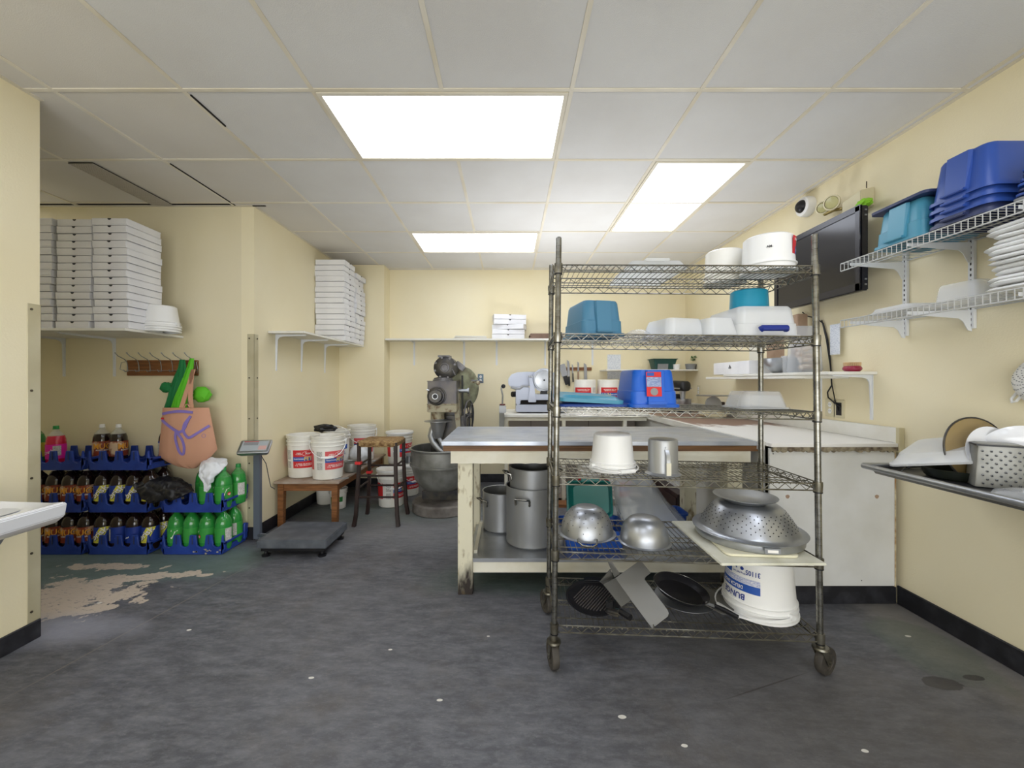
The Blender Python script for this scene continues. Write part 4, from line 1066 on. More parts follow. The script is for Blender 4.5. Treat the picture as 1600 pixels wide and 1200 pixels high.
# shaft, dough guard, hook
mb = MB(); mb.cyl((-.675, 3.90, .87), (-.675, 3.90, .957), .062, n=24); mb.build('planetary_shaft', M_['rusty'], t)
mb = MB(); Mf = T(-.672, 3.90, 0)
mb.lathe([(.0001, .886), (.062, .885), (.07, .876), (.13, .867), (.13, .862), (.078, .855), (.07, .82), (.052, .75), (.040, .705), (.036, .70), (.0001, .70)], 36, Mf); mb.build('dough_guard', M_['alu'], t)
mb = MB()
mb.tube([(-.70, 3.92, .84), (-.735, 3.93, .78), (-.745, 3.92, .72), (-.72, 3.90, .66), (-.66, 3.87, .60), (-.60, 3.86, .56)], [.03, .03, .031, .031, .03, .024], 12)
mb.tube([(-.66, 3.88, .70), (-.625, 3.86, .65), (-.59, 3.85, .59), (-.57, 3.85, .54)], [.018, .024, .026, .02], 10); mb.build('dough_hook', M_['alu'], t)
# yoke and bowl
mb = MB(); mb.tube([(cx+.30*math.cos(a), cy-.0+.30*math.sin(a), .48) for a in [PI*k/16 for k in range(17)]], .025, 8); mb.build('bowl_yoke', M_['darkmetal'], t)
t = thing('mixing_bowl', 'huge grey mixer bowl with rolled rim under the dough hook', 'bowl', (cx-.0, 3.93, 0))
P = [(.0001, .2), (.08, .2), (.15, .215), (.21, .26), (.25, .32), (.272, .40), (.283, .445), (.298, .45), (.298, .462), (.286, .466), (.288, .59), (.302, .6), (.304, .61), (.296, .616), (.283, .612), (.280, .46), (.26, .36), (.2, .27), (.1, .23), (.0001, .222)]
mb = MB(); mb.lathe(P, 56); mb.build('bowl', M_['aluold'], t, smooth=50)
mb = MB(); mb.box(-.36, -.29, -.05, .0, .47, .53); mb.box(-.335, -.285, -.04, -.01, .53, .56); mb.cyl((-.36, -.04, .5), (-.31, -.06, .5), .035, n=14); mb.build('lug', M_['alu'], t, bevel=.006)
mb = MB(); mb.tube([(-.29, -.03, .585), (-.335, -.05, .59), (-.33, .05, .59), (-.29, .03, .585)], .007, 6); mb.build('handle', M_['alu'], t)
# wall switch box and outlets
def outlet(name, label, u, v, d, axis, w=.072, h=.115, kind='outlet', col='ivory'):
    c = at(u, v, d); t = thing(name, label, 'outlet', c, 0)
    if axis == 'x': t.rotation_euler = (0, 0, -PI/2)        # faces -X
    mb = MB(); mb.box(-w/2, w/2, -.006, 0, -h/2, h/2); mb.build('cover_plate', M_[col], t, bevel=.002)
    if kind == 'outlet':
        for z in (-.022, .022):
            mb = MB(); mb.prism([(.015*math.cos(a), .018*math.sin(a)) for a in [2*PI*k/14 for k in range(14)]], .006, .008, T(0, 0, z) @ FRONT); s = mb.build('socket', M_['white'], t)
            mb = MB(); mb.box(-.007, -.005, -.0086, -.008, z-.004, z+.006); mb.box(.005, .007, -.0086, -.008, z-.004, z+.006); mb.build('slot', M_['ink'], s)
    elif kind == 'open':
        mb = MB(); mb.box(-.022, .022, -.007, -.0055, -.042, .042); mb.build('opening', M_['black'], t)
    return t
c = at(734, 602, 5.0)
t = thing('switch_box', 'blue-grey electrical switch box on the back wall behind the mixer', 'switch', (c.x, YB, 0))
mb = MB(); mb.box(-.04, .04, -.07, 0, c.z-.11, c.z+.11); mb.build('case', M_['gbox'], t, bevel=.006)
mb = MB(); mb.cyl((0, -.035, c.z-.11), (0, -.035, .5), .009, n=8); mb.build('conduit', M_['black'], t)
outlet('wall_outlet', 'grey outlet plate on the back wall right of the mixer', 751, 591.5, YB, 'y', .07, .11, col='gbox')
mb = MB(); mb.cyl((c.x+.04, YB-.03, Z(591, 5.0)), (X(750, 5.0), YB-.03, Z(591, 5.0)), .008, n=8); tag(mb.build('conduit_elbow', M_['grey']), 'thin grey conduit between the switch box and outlet plate', 'pipe')

# ---------------------------------------------------------------- work table
ZW = .898; x0, x1 = -.386, 1.443; y0, y1 = 2.35, 3.12
t = thing('work_table', 'long work table with steel top, wood core and chipped cream legs', 'table', (0,0,0))
mb = MB(); mb.box(x0, x1, y0, y1, ZW-.003, ZW); mb.box(x0, x1, y0-.002, y0+.001, ZW-.023, ZW); mb.box(x0-.002, x0+.001, y0, y1, ZW-.023, ZW); mb.box(x1-.001, x1+.002, y0, y1, ZW-.023, ZW)
mb.build('steel_top', M_['steeltop'], t, bevel=.001, seg=1)
mb = MB(); mb.box(x0+.008, x1-.008, y0+.006, y1-.005, ZW-.056, ZW-.003); mb.build('wood_core', M_['woodedge'], t)
mb = MB(); ax0, ax1 = -.335, 1.395
rnd = random.Random(2)
low = [(ax1-(ax1-ax0)*k/60, ZW-.128+rnd.uniform(-.0025, .0015)) for k in range(61)]
mb.prism([(ax0, ZW-.057), (ax1, ZW-.057)][::-1]+[(ax0, ZW-.057)][:0]+[(x, z) for x, z in low[::-1]], -(y0+.03), -(y0+.012), FRONT) if False else mb.prism([(ax0, ZW-.057)]+[(x, z) for x, z in low[::-1]]+[(ax1, ZW-.057)], -(y0+.03), -(y0+.012), FRONT)
mb.build('front_apron', M_['creamlt'], t, smooth=0)
mb = MB(); mb.box(ax0, ax1, y1-.05, y1-.03, ZW-.128, ZW-.057); mb.build('rear_apron', M_['creamlt'], t)
mb = MB(); mb.box(ax0, ax0+.02, y0+.03, y1-.05, ZW-.128, ZW-.057); mb.build('end_apron', M_['creamlt'], t)
mb = MB(); mb.box(ax1-.02, ax1, y0+.03, y1-.05, ZW-.128, ZW-.057); mb.build('end_apron', M_['creamlt'], t)
for lx in (-.297, 1.275):
    for ly in (y0+.035, y1-.15):
        mb = MB(); mb.box(lx, lx+.086, ly, ly+.088, 0, ZW-.057); mb.build('leg', M_['legdirt'], t, bevel=.003)
ZL = .207
mb = MB(); mb.box(-.235, 1.30, y0+.05, y1-.06, ZL-.003, ZL); mb.box(-.235, 1.30, y0+.048, y0+.052, ZL-.022, ZL); mb.build('steel_lower_shelf', M_['steel'], t, bevel=.001, seg=1)
mb = MB(); mb.box(-.21, 1.28, y0+.055, y0+.075, ZL-.085, ZL-.023); mb.build('lower_apron', M_['creamlt'], t)
mb = MB(); mb.box(-.21, 1.28, y1-.09, y1-.07, ZL-.085, ZL-.003); mb.build('lower_apron', M_['creamlt'], t)
mb = MB(); mb.box(-.212, -.19, y0+.12, y1-.15, ZL-.08, ZL+.02); mb.build('end_rail', M_['creamlt'], t)

# stock pots
def pot(label, loc, r, h, rz, hz, group=None, hr=.045, dip=0):
    t = thing('stock_pot', label, 'pot', loc, rz, group)
    mb = MB(); mb.lathe([(.0001, 0), (r-.01, 0), (r, .012), (r, h-.006), (r+.006, h-.003), (r+.004, h), (r-.003, h-.002), (r-.004, .012), (r-.014, .005), (.0001, .005)], 48); mb.build('pot', M_['alu'], t)
    for a in (0, 180):
        mb = MB(); Ma = RZ(a)
        mb.tube([(-hr, -r-.002, hz-.035), (-hr, -r-.008, hz), (-hr*.8, -r-.04, hz+.008-dip), (hr*.8, -r-.04, hz+.008-dip), (hr, -r-.008, hz), (hr, -r-.002, hz-.035)], .0065, 8, M=Ma)
        for sx in (-hr, hr):
            for q in (-.012, -.032): mb.cyl((sx, -r, hz+q), (sx, -r-.007, hz+q), .0075, n=8, M=Ma)
        mb.build('handle', M_['chrome'], t)
    return t
pot('tall aluminium stock pot on the lower table shelf, front handle with rivets', (.142, 2.66, ZL+.001), .158, .37, -21, .31)
t2 = pot('second stock pot nested inside the tall one, rim rising above it', (.155, 2.66, ZL+.115), .148, .375, -78, .335, dip=.0)
pot('shorter stock pot on the lower table shelf at its open end', (-.055, 2.90, ZL+.001), .128, .27, -62, .215)

# ---------------------------------------------------------------- L-shaped back counter
ZK = .90
t = thing('back_counter', 'long white counter against the back wall with open dark compartments', 'counter', (0,0,0))
mb = MB(); mb.box(-.055, 1.42, 4.2, YB-.001, ZK-.028, ZK); mb.build('top', M_['board'], t, bevel=.003)
mb = MB(); mb.box(-.05, 1.42, 4.22, 4.25, ZK-.065, ZK-.028); mb.build('front_rail', M_['creamlt'], t)
for x in (-.045, .55, 1.18):
    mb = MB(); mb.box(x, x+.035, 4.22, 4.27, 0, ZK-.065); mb.build('stile', M_['creamlt'], t)
mb = MB(); mb.box(0.0, 1.42, 4.62, 4.635, .03, ZK-.03); mb.build('back_panel', mat('grey_brown_panel', '#a59c92', .6), t)
for x in (.25, .9):
    mb = MB(); mb.box(x-.002, x+.002, 4.615, 4.622, .03, ZK-.03); mb.build('panel_seam', M_['dark'], t)
mb = MB(); mb.box(-.045, 1.42, 4.25, 4.62, .03, .045); mb.build('bottom_board', M_['woodtop'], t)
t = thing('side_counter', 'white laminate counter along the right wall with closed end panel', 'counter', (0,0,0))
rnd = random.Random(8)
mb = MB(); mb.box(1.45, XR-.001, 2.262, YB-.001, ZK-.02, ZK); mb.build('top', M_['lam'], t, bevel=.002)
mb = MB(); mb.box(1.425, 1.45, 2.32, YB-.001, ZK-.045, ZK+.003); mb.build('edge_strip', M_['board'], t)
e = [(1.46+.70*k/50, ZK-.045+rnd.uniform(-.006, .008)) for k in range(51)]
mb = MB(); mb.prism([(1.46, ZK-.02)]+e+[(2.16, ZK-.02)], -2.275, -2.262, FRONT); mb.build('torn_edge', mat('torn_particleboard', '#9c927a', .8, col2='#5b4d3d', scale=40), t, smooth=0)
mb = MB(); mb.box(1.452, 2.148, 2.28, 2.295, .105, ZK-.03); mb.build('end_panel', M_['panel'], t, bevel=.001, seg=1)
mb = MB(); mb.box(2.148, 2.155, 2.278, 2.30, .1, ZK-.05); mb.build('rusty_seam', mat('seam_rust', '#9b7a52', .8, col2='#cfc2a0', scale=30), t)
mb = MB(); mb.box(1.45, 1.465, 2.34, 4.9, .105, ZK-.045); mb.build('inner_side', M_['panel'], t)
mb = MB(); mb.box(1.45, XR-.014, 2.288, 2.30, 0, .106); mb.build('toe_base', M_['base'], t, bevel=.003)
mb = MB(); mb.box(1.46, XR-.015, 2.30, 5.0, 0, .1); mb.build('plinth', M_['black'], t)
mb = MB(); mb.box(XR-.028, XR-.002, 2.275, YB-.001, ZK+.001, ZK+.085); mb.build('backsplash', M_['board'], t, bevel=.001, seg=1)
mb = MB(); mb.box(XR-.03, XR-.001, 2.255, 2.275, ZK-.05, ZK+.087); mb.build('backsplash_end', mat('backsplash_end', '#d3c9a4', .6), t)
for u in (1230.5, 1370):
    mb = MB(); c = at(u, 776, 2.28); mb.prism([(.011*math.cos(a)*(1+.15*math.sin(3*a)), .011*math.sin(a)) for a in [2*PI*k/12 for k in range(12)]], 0, .0015, T(c.x, 2.2803, c.z) @ FRONT); mb.build('plugged_hole', M_['card'], t)
for (u, v) in ((1346, 907), (1299, 702), (1208, 709)):
    mb = MB(); c = at(u, v, 2.28); mb.cyl((c.x, 2.2803, c.z), (c.x, 2.2785, c.z), .003, n=8); mb.build('nail_head', M_['ink'], t)
# things under the counter
t = thing('cardboard_box', 'brown cardboard box with yellow sticker under the back counter', 'box', (X(824, 4.3), 4.42, .046))
mb = MB(); mb.box(-.145, .145, -.12, .12, 0, .42); mb.build('carton', M_['card'], t, bevel=.002)
mb = MB(); mb.box(-.11, .035, -.1215, -.12, .265, .345); mb.build('yellow_sticker', M_['yellow'], t)
text_flat('FRAGILE', .018, M_['ink'], t, T(-.05, -.122, .325) @ FRONT); text_flat('^  ^   23', .02, M_['ink'], t, T(-.05, -.122, .29) @ FRONT)
mb = MB(); mb.box(-.012, .035, -.1222, -.1214, .3, .345); mb.build('white_sticker', M_['paperw'], t)
pail('plain white pail under the back counter beside the cardboard box', (X(861, 4.35), 4.42, .046), .36, .13, .115, ribs=2)
mb = MB(); mb.box(.42, 1.15, 4.02, 4.18, .0, .03); tag(mb.build('plywood_board', M_['wood'], bevel=.002), 'tan plywood board on the floor in front of the back counter', 'board')
pail('feta pail standing on the tan board behind the work table', (X(966, 4.1), 4.10, .031), .36, .135, .12, art='fetafade', rz=-25, group=FB)
pail('feta pail behind the teal tub, mostly hidden under the table', (X(922, 4.2), 4.2, .031), .36, .125, .115, art='feta', rz=-15, group=FB)
mb = MB(); mb.box(1.36, 1.445, 3.3, 3.9, .0, .33); mb.box(1.355, 1.36, 3.32, 3.88, .05, .3)
tag(mb.build('dark_crate', M_['darkwood'], bevel=.004), 'dark box on the floor in the gap beside the side counter', 'box')

# ---------------------------------------------------------------- things on the back counter
S = 148.0
def sx(u, d=4.4): return X(u, d)
def sz(v, d=4.4): return Z(v, d)
# can opener
t = thing('can_opener', 'bench can opener with curved crank at the end of the back counter', 'tool', (0,0,0))
D = 4.17
mb = MB(); mb.box(sx(780, D), sx(788, D), D-.02, D+.02, sz(672, D), sz(632, D)); mb.build('clamp_post', M_['aluold'], t, bevel=.004)
mb = MB(); mb.box(sx(780, D), sx(791, D), D-.03, D+.03, sz(645, D), sz(634, D)); mb.build('gear_case', M_['alu'], t, bevel=.006)
mb = MB(); mb.lathe([(.0001, 0), (.03, 0), (.03, .012), (.0001, .012)], 10, T(sx(785, D), D, sz(633, D))); mb.build('red_gear', M_['darkred'], t)
mb = MB(); mb.tube([at(785, 632, D), at(785.5, 618, D), at(783.5, 608, D), at(784, 603, D), at(787, 602, D)], .009, 8); mb.build('crank', M_['aluold'], t)
mb = MB(); mb.sphere(at(786.5, 603.5, D), .022, 8); mb.build('knob', M_['black'], t)
# slicer
t = thing('meat_slicer', 'silver meat slicer with round blade on the back counter', 'slicer', (0,0,0))
D = 4.4
def PX(pts, ya, yb): return [(sx(u, D), sz(v, D)) for u, v in pts], -yb, -ya
mb = MB()
mb.prism([(sx(u, D), sz(v, D)) for u, v in ((806, 643.5), (886, 643.5), (886, 632), (806, 632))], -4.75, -4.36, FRONT)
mb.prism([(sx(u, D), sz(v, D)) for u, v in ((806, 632), (813, 632), (813, 625), (886, 625), (886, 616), (838, 616), (832, 612), (826, 604), (810, 604), (806, 610))], -4.72, -4.38, FRONT)
mb.build('base', M_['slicer'], t, bevel=.008)
mb = MB(); mb.prism([(sx(u, D), sz(v, D)) for u, v in ((812.5, 631.5), (858, 631.5), (858, 625.5), (812.5, 625.5))], -4.6, -4.40, FRONT); mb.build('slide_slot', M_['dark'], t)
mb = MB(); pts = [(794, 600), (794, 592), (799, 585), (808, 581.5), (824, 580.5), (838, 581), (838, 604), (815, 603), (806, 607), (797, 604)]
mb.prism([(sx(u, D), sz(v, D)) for u, v in pts], -4.52, -4.49, FRONT); mb.build('carriage_plate', M_['slicer'], t, bevel=.004)
mb = MB(); mb.tube([at(798, 605, 4.38), at(804, 607, 4.38), at(812, 607.5, 4.38), at(817, 603.5, 4.38), at(826, 604, 4.38)], .012, 8); mb.build('carriage_handle', M_['grey'], t)
mb = MB(); mb.rings([[at(u, v, d_) for u, v, d_ in ((825, 628.5, 4.33), (838, 628.5, 4.33), (838, 628.5, 4.4), (825, 628.5, 4.4))], [at(u, v, d_) for u, v, d_ in ((828, 605, 4.33), (835, 604, 4.33), (835, 604, 4.4), (828, 605, 4.4))], [at(u, v, d_) for u, v, d_ in ((826.5, 590, 4.34), (831, 590, 4.34), (831, 590, 4.4), (826.5, 590, 4.4))]]); mb.build('pivot_arm', M_['slicer'], t, bevel=.006)
for u in (827.5, 831): 
    mb = MB(); mb.sphere(at(u, 588.5, 4.34), .012, 6); mb.build('arm_knob', M_['steel'], t)
c = at(850, 594, 4.42); Mb = T(*c) @ RX(90)
mb = MB(); mb.lathe([(.0001, -.02), (.108, -.02), (.118, -.01), (.118, 0), (.11, .004), (.102, .004), (.098, .012), (.06, .016), (.022, .017), (.02, .026), (.012, .027), (.0001, .024)], 44, Mb); mb.build('blade_cover', M_['steel'], t)
mb = MB(); mb.lathe([(.0001, .0245), (.010, .027), (.009, .030), (.0001, .030)], 14, Mb); mb.build('centre_cap', M_['ink'], t)
mb = MB(); mb.lathe([(.112, -.03), (.128, -.028), (.128, -.006), (.118, -.006)], 44, Mb); mb.build('blade_guard', M_['slicer'], t)
mb = MB(); mb.prism([(sx(u, D), sz(v, D)) for u, v in ((866, 582), (872, 580), (882, 640), (866, 640))], -4.6, -4.5, FRONT); mb.build('product_chute', M_['slicer'], t, bevel=.004)
mb = MB(); mb.cyl(at(800, 616, 4.42), at(807, 616, 4.45), .03, n=18); mb.build('thickness_knob', M_['black'], t, bevel=.003)
mb = MB(); mb.box(sx(845, D), sx(856, D), 4.42, 4.5, sz(617, D), sz(609, D)); mb.build('motor_block', M_['black'], t)
text_flat('BERKEL', .014, M_['ink'], t, T(sx(820, D), 4.379, sz(620, D)) @ FRONT) if False else None
# knives on a magnetic strip
t = MB(); z0 = Z(579, YB); z1 = Z(574, YB)
t.box(X(885, YB), X(924, YB), YB-.018, YB-.001, z0, z1); t.box(X(885, YB), X(924, YB), YB-.020, YB-.018, (z0+z1)/2-.004, (z0+z1)/2+.004)
tag(t.build('magnetic_knife_rack', M_['wood'], bevel=.002), 'brown magnetic knife strip on the back wall', 'rack')
def knife(label, u0, v0, u1, v1, w, hl, hm, tip='point'):
    a = Vector((X(u0, 5.0), 0, Z(v0, 5.0))); b = Vector((X(u1, 5.0), 0, Z(v1, 5.0))); L = (b-a).length
    t = thing('kitchen_knife', label, 'knife', (a.x, YB-.024, a.z), 0, 'knives on the magnetic strip')
    t.rotation_euler = (0, -math.atan2((b-a).x, -(b-a).z), 0)
    bl = L*(1-hl)
    mb = MB(); P = [(-w/2, -bl), (w/2, -bl), (w/2, -bl*.25), (w*.3 if tip == 'point' else w/2, -bl*.1), (-w*.42, 0) if tip == 'point' else (w/2-.004, 0), (-w/2, -.004)]
    mb.prism(P, 0, .003, FRONT); mb.build('blade', M_['knifeblade'], t)
    mb = MB(); mb.box(-w*.28-.004, w*.28+.004, -.009, .004, -L, -bl); mb.build('handle', hm, t, bevel=.003)
    return t
knife('broad cleaver-like knife with black handle at the edge of the strip', 878, 569, 887, 601, .075, .42, M_['black'], 'sq')
knife('narrow bread knife with riveted black handle beside the cleaver', 888, 562, 890, 603, .028, .36, M_['black'])
knife('thin dark steel sharpening knife', 895, 569, 896, 597, .016, .5, M_['darkmetal'])
knife('knife with a worn pale wooden handle', 904, 565, 904, 595, .02, .5, M_['card'])
knife('wide grey chef knife with its handle behind the pail', 915, 567, 916, 600, .036, .2, M_['darkred'])
t = MB(); t.box(X(949, YB), X(970, YB), YB-.002, YB-.0005, Z(592, YB), Z(554, YB)); tag(t.build('wall_notice', M_['paper'], smooth=0), 'sheet of printed paper pinned to the back wall', 'paper')
t = MB(); t.box(X(1004, YB)-.012, X(1004, YB)+.012, YB-.01, YB, 1.42, Z(540, YB)); tag(t.build('cable_cover', M_['wall']), 'thin cream cable cover running up the back wall', 'trim')
# pails on the counter
pail('smaller feta pail upside down on the back counter near the knives', (X(914, 4.6), 4.60, ZK), .36, .132, .118, art='feta', inv=True, rz=0, group=FB, ls=68)
pail('smaller feta pail upside down beside the blue tub on the counter', (X(951, 4.6), 4.62, ZK), .36, .132, .118, art='feta', inv=True, rz=0, group=FB, ls=50)
# black stand mixer
t = thing('stand_mixer', 'black stand mixer with pale trim band on the back counter', 'mixer', (X(1062, 4.5), 4.5, ZK))
mb = MB(); loft_rr(mb, [(0, .19, .30, .06), (.02, .19, .30, .06), (.028, .16, .27, .06)], 5); mb.box(-.05, .05, .06, .13, .02, .2); mb.build('base', M_['black'], t, bevel=.01)
mb = MB(); mb.rings([[(x*s_, y, z) for x, z in rr] for y, s_, rr in [(-.16, .8, rrect(.11, .09, .04, 4, 0, .29)), (-.14, 1, rrect(.12, .11, .045, 4, 0, .29)), (.12, 1.1, rrect(.12, .12, .045, 4, 0, .29)), (.15, .9, rrect(.12, .10, .045, 4, 0, .29))]])
mb.build('motor_head', M_['black'], t, smooth=60)
mb = MB(); mb.box(-.068, .068, -.14, .13, .258, .272); mb.build('trim_band', M_['alu'], t)
mb = MB(); mb.lathe([(.02, .12), (.03, .2), (.035, .24)], 16, T(0, -.08, 0)); mb.lathe([(.0001, .03), (.05, .03), (.09, .08), (.095, .15), (.1, .152)], 24, T(0, -.06, 0)); mb.build('beater_bowl', M_['steel'], t)
# portion scale
t = thing('portion_scale', 'old white portion scale with dial on the side counter', 'scale', (X(1118, 3.9), 3.95, ZK))
mb = MB(); mb.prism([(-.09, 0), (.09, 0), (.1, .03), (.05, .06), (-.06, .06), (-.11, .03)], -.08, .08, FRONT); mb.build('base', M_['ivory'], t, bevel=.008)
mb = MB(); mb.lathe([(.0001, 0), (.07, 0), (.075, .01), (.075, .03), (.0001, .03)], 28, T(-.02, -.03, .12) @ RX(80)); mb.build('dial', M_['alu'], t)
mb = MB(); mb.lathe([(.0001, .2), (.15, .2), (.155, .208), (.0001, .206)], 32, T(.02, .03, 0)); mb.cyl((.02, .03, .06), (.02, .03, .2), .012, n=10); mb.build('plate', M_['steel'], t)
mb = MB(); mb.box(.06, .12, .04, .1, 0, .14); tag(mb.build('wooden_block', M_['darkwood'], loc=(X(1118, 3.9)+.02, 3.95, ZK), bevel=.004), 'dark wooden block beside the portion scale on the side counter', 'block')
outlet('wall_outlet', 'ivory outlet on the right wall behind the portion scale', 1092, 610, XR*640/(1092-795), 'x')
# shelf on the back wall, right end
t = plank_shelf('wall_shelf', 'cream corner shelf on the back wall holding the green basket', (1.12, XR-.005, 4.70, YB, 1.362, 1.378), [1.75], .3, .25, YB, 0)
t = thing('plastic_basket', 'dark green plastic basket on the corner shelf', 'basket', (X(1038, 4.8), 4.86, 1.379))
mb = MB(); loft_rr(mb, [(.0, .22, .17, .02), (.006, .22, .17, .02), (.118, .27, .21, .02), (.118, .29, .23, .02), (.125, .29, .23, .02), (.125, .26, .2, .02), (.01, .21, .16, .02)]); mb.build('basket', M_['dkgreen'], t)
mb = MB(); mb.box(-.1, .02, -.117, -.112, .02, .085, RX(10)); mb.build('pattern_panel', M_['grey'], t)
t = MB(); t.lathe([(.0001, 0), (.035, 0), (.04, .055), (.037, .06), (.0001, .06)], 20); tag(t.build('small_tub', M_['white'], loc=(X(1056, 4.78), 4.76, 1.379)), 'small white tub with blue print beside the green basket', 'tub')
t = MB(); t.lathe([(.0001, 0), (.05, 0), (.06, .06), (.063, .065), (.055, .065), (.045, .006), (.0001, .006)], 24); t.tube([(.05, 0, .05), (.1, .03, .08), (.16, .03, .06)], .008, 6)
tag(t.build('small_pan', M_['grey'], loc=(X(1079, 4.78), 4.78, 1.379)), 'small grey pan on the corner shelf', 'pan')
t = thing('potted_plant', 'small green artificial plant in a dark square pot on the corner shelf', 'plant', (X(1092, 4.75), 4.80, 1.379))
mb = MB(); loft_rr(mb, [(0, .08, .08, .01), (.06, .1, .1, .01)]); mb.build('pot', M_['darkwood'], t)
mb = MB(); rnd = random.Random(5)
for k in range(60):
    a, b_, r = rnd.uniform(0, 6.28), rnd.uniform(-.3, 1.2), rnd.uniform(.02, .075); c = Vector((r*math.cos(a), r*math.sin(a), .11+.05*b_)); q = Vector((rnd.uniform(-1, 1), rnd.uniform(-1, 1), rnd.uniform(-.3, .6))).normalized()*.022; s_ = q.orthogonal().normalized()*.008
    mb.add([c-q, c+s_, c+q, c-s_], [(0, 1, 2, 3)])
mb.tube([(0, 0, .05), (.01, 0, .1)], .006, 6); mb.build('foliage', M_['leaf'], t, kind='stuff', smooth=0)

# ---------------------------------------------------------------- right wall shelf and what stands on it
t = thing('wall_shelf', 'white double board shelf on the right wall under the television', 'shelf', (0,0,0))
mb = MB(); mb.box(1.89, XR, 2.62, 3.93, 1.262, 1.283); mb.build('lower_board', M_['board'], t, bevel=.002, seg=1)
mb = MB(); mb.box(1.885, XR, 2.42, 3.6, 1.284, 1.302); mb.build('upper_board', M_['board'], t, bevel=.002, seg=1)
for y in (2.46, 2.86): bracket(t, XR, y, 1.283, -90, .25, .27)
t = thing('long_carton', 'long white carton with ship emblem on the wall shelf', 'box', (2.0, 3.52, 1.303), 0)
mb = MB(); mb.box(-.10, .10, -.28, .28, 0, .105); mb.build('carton', M_['box'], t, bevel=.002)
def emblem(parent, M):
    mb = MB(); mb.prism([(-.018, 0), (.018, 0), (.024, .008), (-.024, .008)], 0, .001, M); mb.prism([(-.014, .011), (.0, .011), (.0, .034)], 0, .001, M); mb.prism([(.003, .011), (.017, .011), (.003, .028)], 0, .001, M); mb.build('ship_emblem', M_['ink'], parent, smooth=0)
mface = T(-.101, 0, 0) @ RZ(-90) @ FRONT
emblem(t, T(-.101, .0, .05) @ RZ(-90) @ FRONT); text_flat('OLD HARBOUR', .014, M_['ink'], t, T(-.1015, .0, .035) @ RZ(-90) @ FRONT) if False else None
mb = MB(); mb.box(-.015, .015, -.281, -.28, .04, .07); mb.build('end_print', M_['card'], t)
t = MB(); t.lathe([(.0001, 0), (.06, .0), (.09, .02), (.125, .07), (.14, .105), (.15, .106), (.15, .109), (.137, .109), (.12, .07), (.085, .024), (.0001, .006)], 40)
tag(t.build('steel_bowl', M_['steel'], loc=(2.02, 3.02, 1.303)), 'shiny steel mixing bowl on the wall shelf', 'bowl')
t = MB(); t.box(-.08, .08, -.03, .03, 0, .014); tag(t.build('red_packet', M_['red'], loc=(1.96, 3.1, 1.303), bevel=.002), 'small red packet lying in front of the steel bowl', 'packet') if False else None
t = thing('cookie_bag', 'clear bag of brown cookies leaning behind the cart post', 'bag', (2.02, 2.80, 1.303), 0)
mb = MB(); rnd = random.Random(3)
for k in range(34):
    a = rnd.uniform(0, 6.28); r = rnd.uniform(0, .06); mb.sphere((r*math.cos(a), r*math.sin(a)*.7, .025+rnd.uniform(0, .15)), .022, 5, sz=.7)
mb.build('cookies', M_['cookie'], t, kind='stuff')
mb = MB(); mb.rings([[(x, y, z) for x, y in rrect(w, d, .03)] for z, w, d in ((0, .17, .13), (.02, .18, .14), (.2, .17, .12), (.28, .15, .03), (.32, .17, .01))]); mb.build('bag_film', M_['cbag'], t, smooth=60)
t = thing('clear_jug', 'clear plastic scoop jug beside the steel bowl', 'jug', (1.98, 2.9, 1.303))
mb = MB(); mb.lathe([(.0001, 0), (.035, 0), (.045, .12), (.043, .12), (.033, .005), (.0001, .005)], 20); mb.build('jug', M_['clear'], t)
t = MB(); t.box(-.035, .035, -.04, .04, 0, .42); tag(t.build('paper_carton', M_['card'], loc=(2.09, 2.95, 1.303), bevel=.004), 'tall tan carton standing behind the cookies', 'box')
t = MB(); t.box(-.0015, .0015, -.04, .04, 0, .2); tag(t.build('hanging_notice', M_['paper'], loc=(XR-.03, 2.70, 1.42)), 'narrow printed card hanging on the wall by the cart post', 'paper')
for k, (y, z, w, h) in enumerate(((3.35, 1.5, .22, .3), (3.62, 1.46, .18, .22))):
    t = MB(); t.box(-.0015, -.0005, -w/2, w/2, -h/2, h/2); tag(t.build('wall_notice', M_['paperw'] if k else M_['card'], loc=(XR, y, z)), ('tan paper sheet taped on the right wall above the bowl', 'white notice sheet taped on the right wall above the long carton')[k], 'paper')
t = thing('dough_brush', 'round dark red brush with pale bristles up on the shelf end', 'brush', (2.075, 2.475, 1.303))
mb = MB(); mb.lathe([(.0001, 0), (.038, 0), (.05, .012), (.05, .022), (.042, .034), (.0001, .034)], 32, sx=.9); mb.build('handle', M_['rubywax'], t)
mb = MB()
for ring, n in ((.040, 30), (.030, 22), (.018, 12)):
    for k in range(n): a = 2*PI*k/n; mb.cyl((ring*math.cos(a), ring*math.sin(a), .033), (ring*1.02*math.cos(a), ring*1.02*math.sin(a), .055), .0026, n=5)
mb.build('bristles', M_['bristle'], t, kind='stuff')
outlet('wall_outlet', 'ivory double outlet on the right wall above the side counter', 1298, 637, 2.18*640/(1298-795), 'x', .085, .12)
outlet('wall_outlet', 'open outlet box with black cavity on the right wall', 1312, 639, 2.18*640/(1312-795), 'x', .085, .12, 'open')
cb = MB(); yy = lambda u: 2.18*640/(u-795)
def wallpt(u, v, off=.012): d = (XR-off)*640/(u-795); return Vector((XR-off, d, Z(v, d)))
cb.tube([wallpt(1286, 505), wallpt(1293, 530), wallpt(1297, 560), wallpt(1299, 590), wallpt(1299.5, 602), wallpt(1293, 613), wallpt(1294, 621), wallpt(1303, 629), wallpt(1313, 636)], .0045, 6)
cb.tube([wallpt(1284, 500), wallpt(1291, 530), wallpt(1297, 570), wallpt(1300, 602), wallpt(1304, 622), wallpt(1309, 642)], .0035, 6)
cb.tube([wallpt(1254, 488), wallpt(1262, 494), wallpt(1275, 497), wallpt(1286, 505)], .0045, 6)
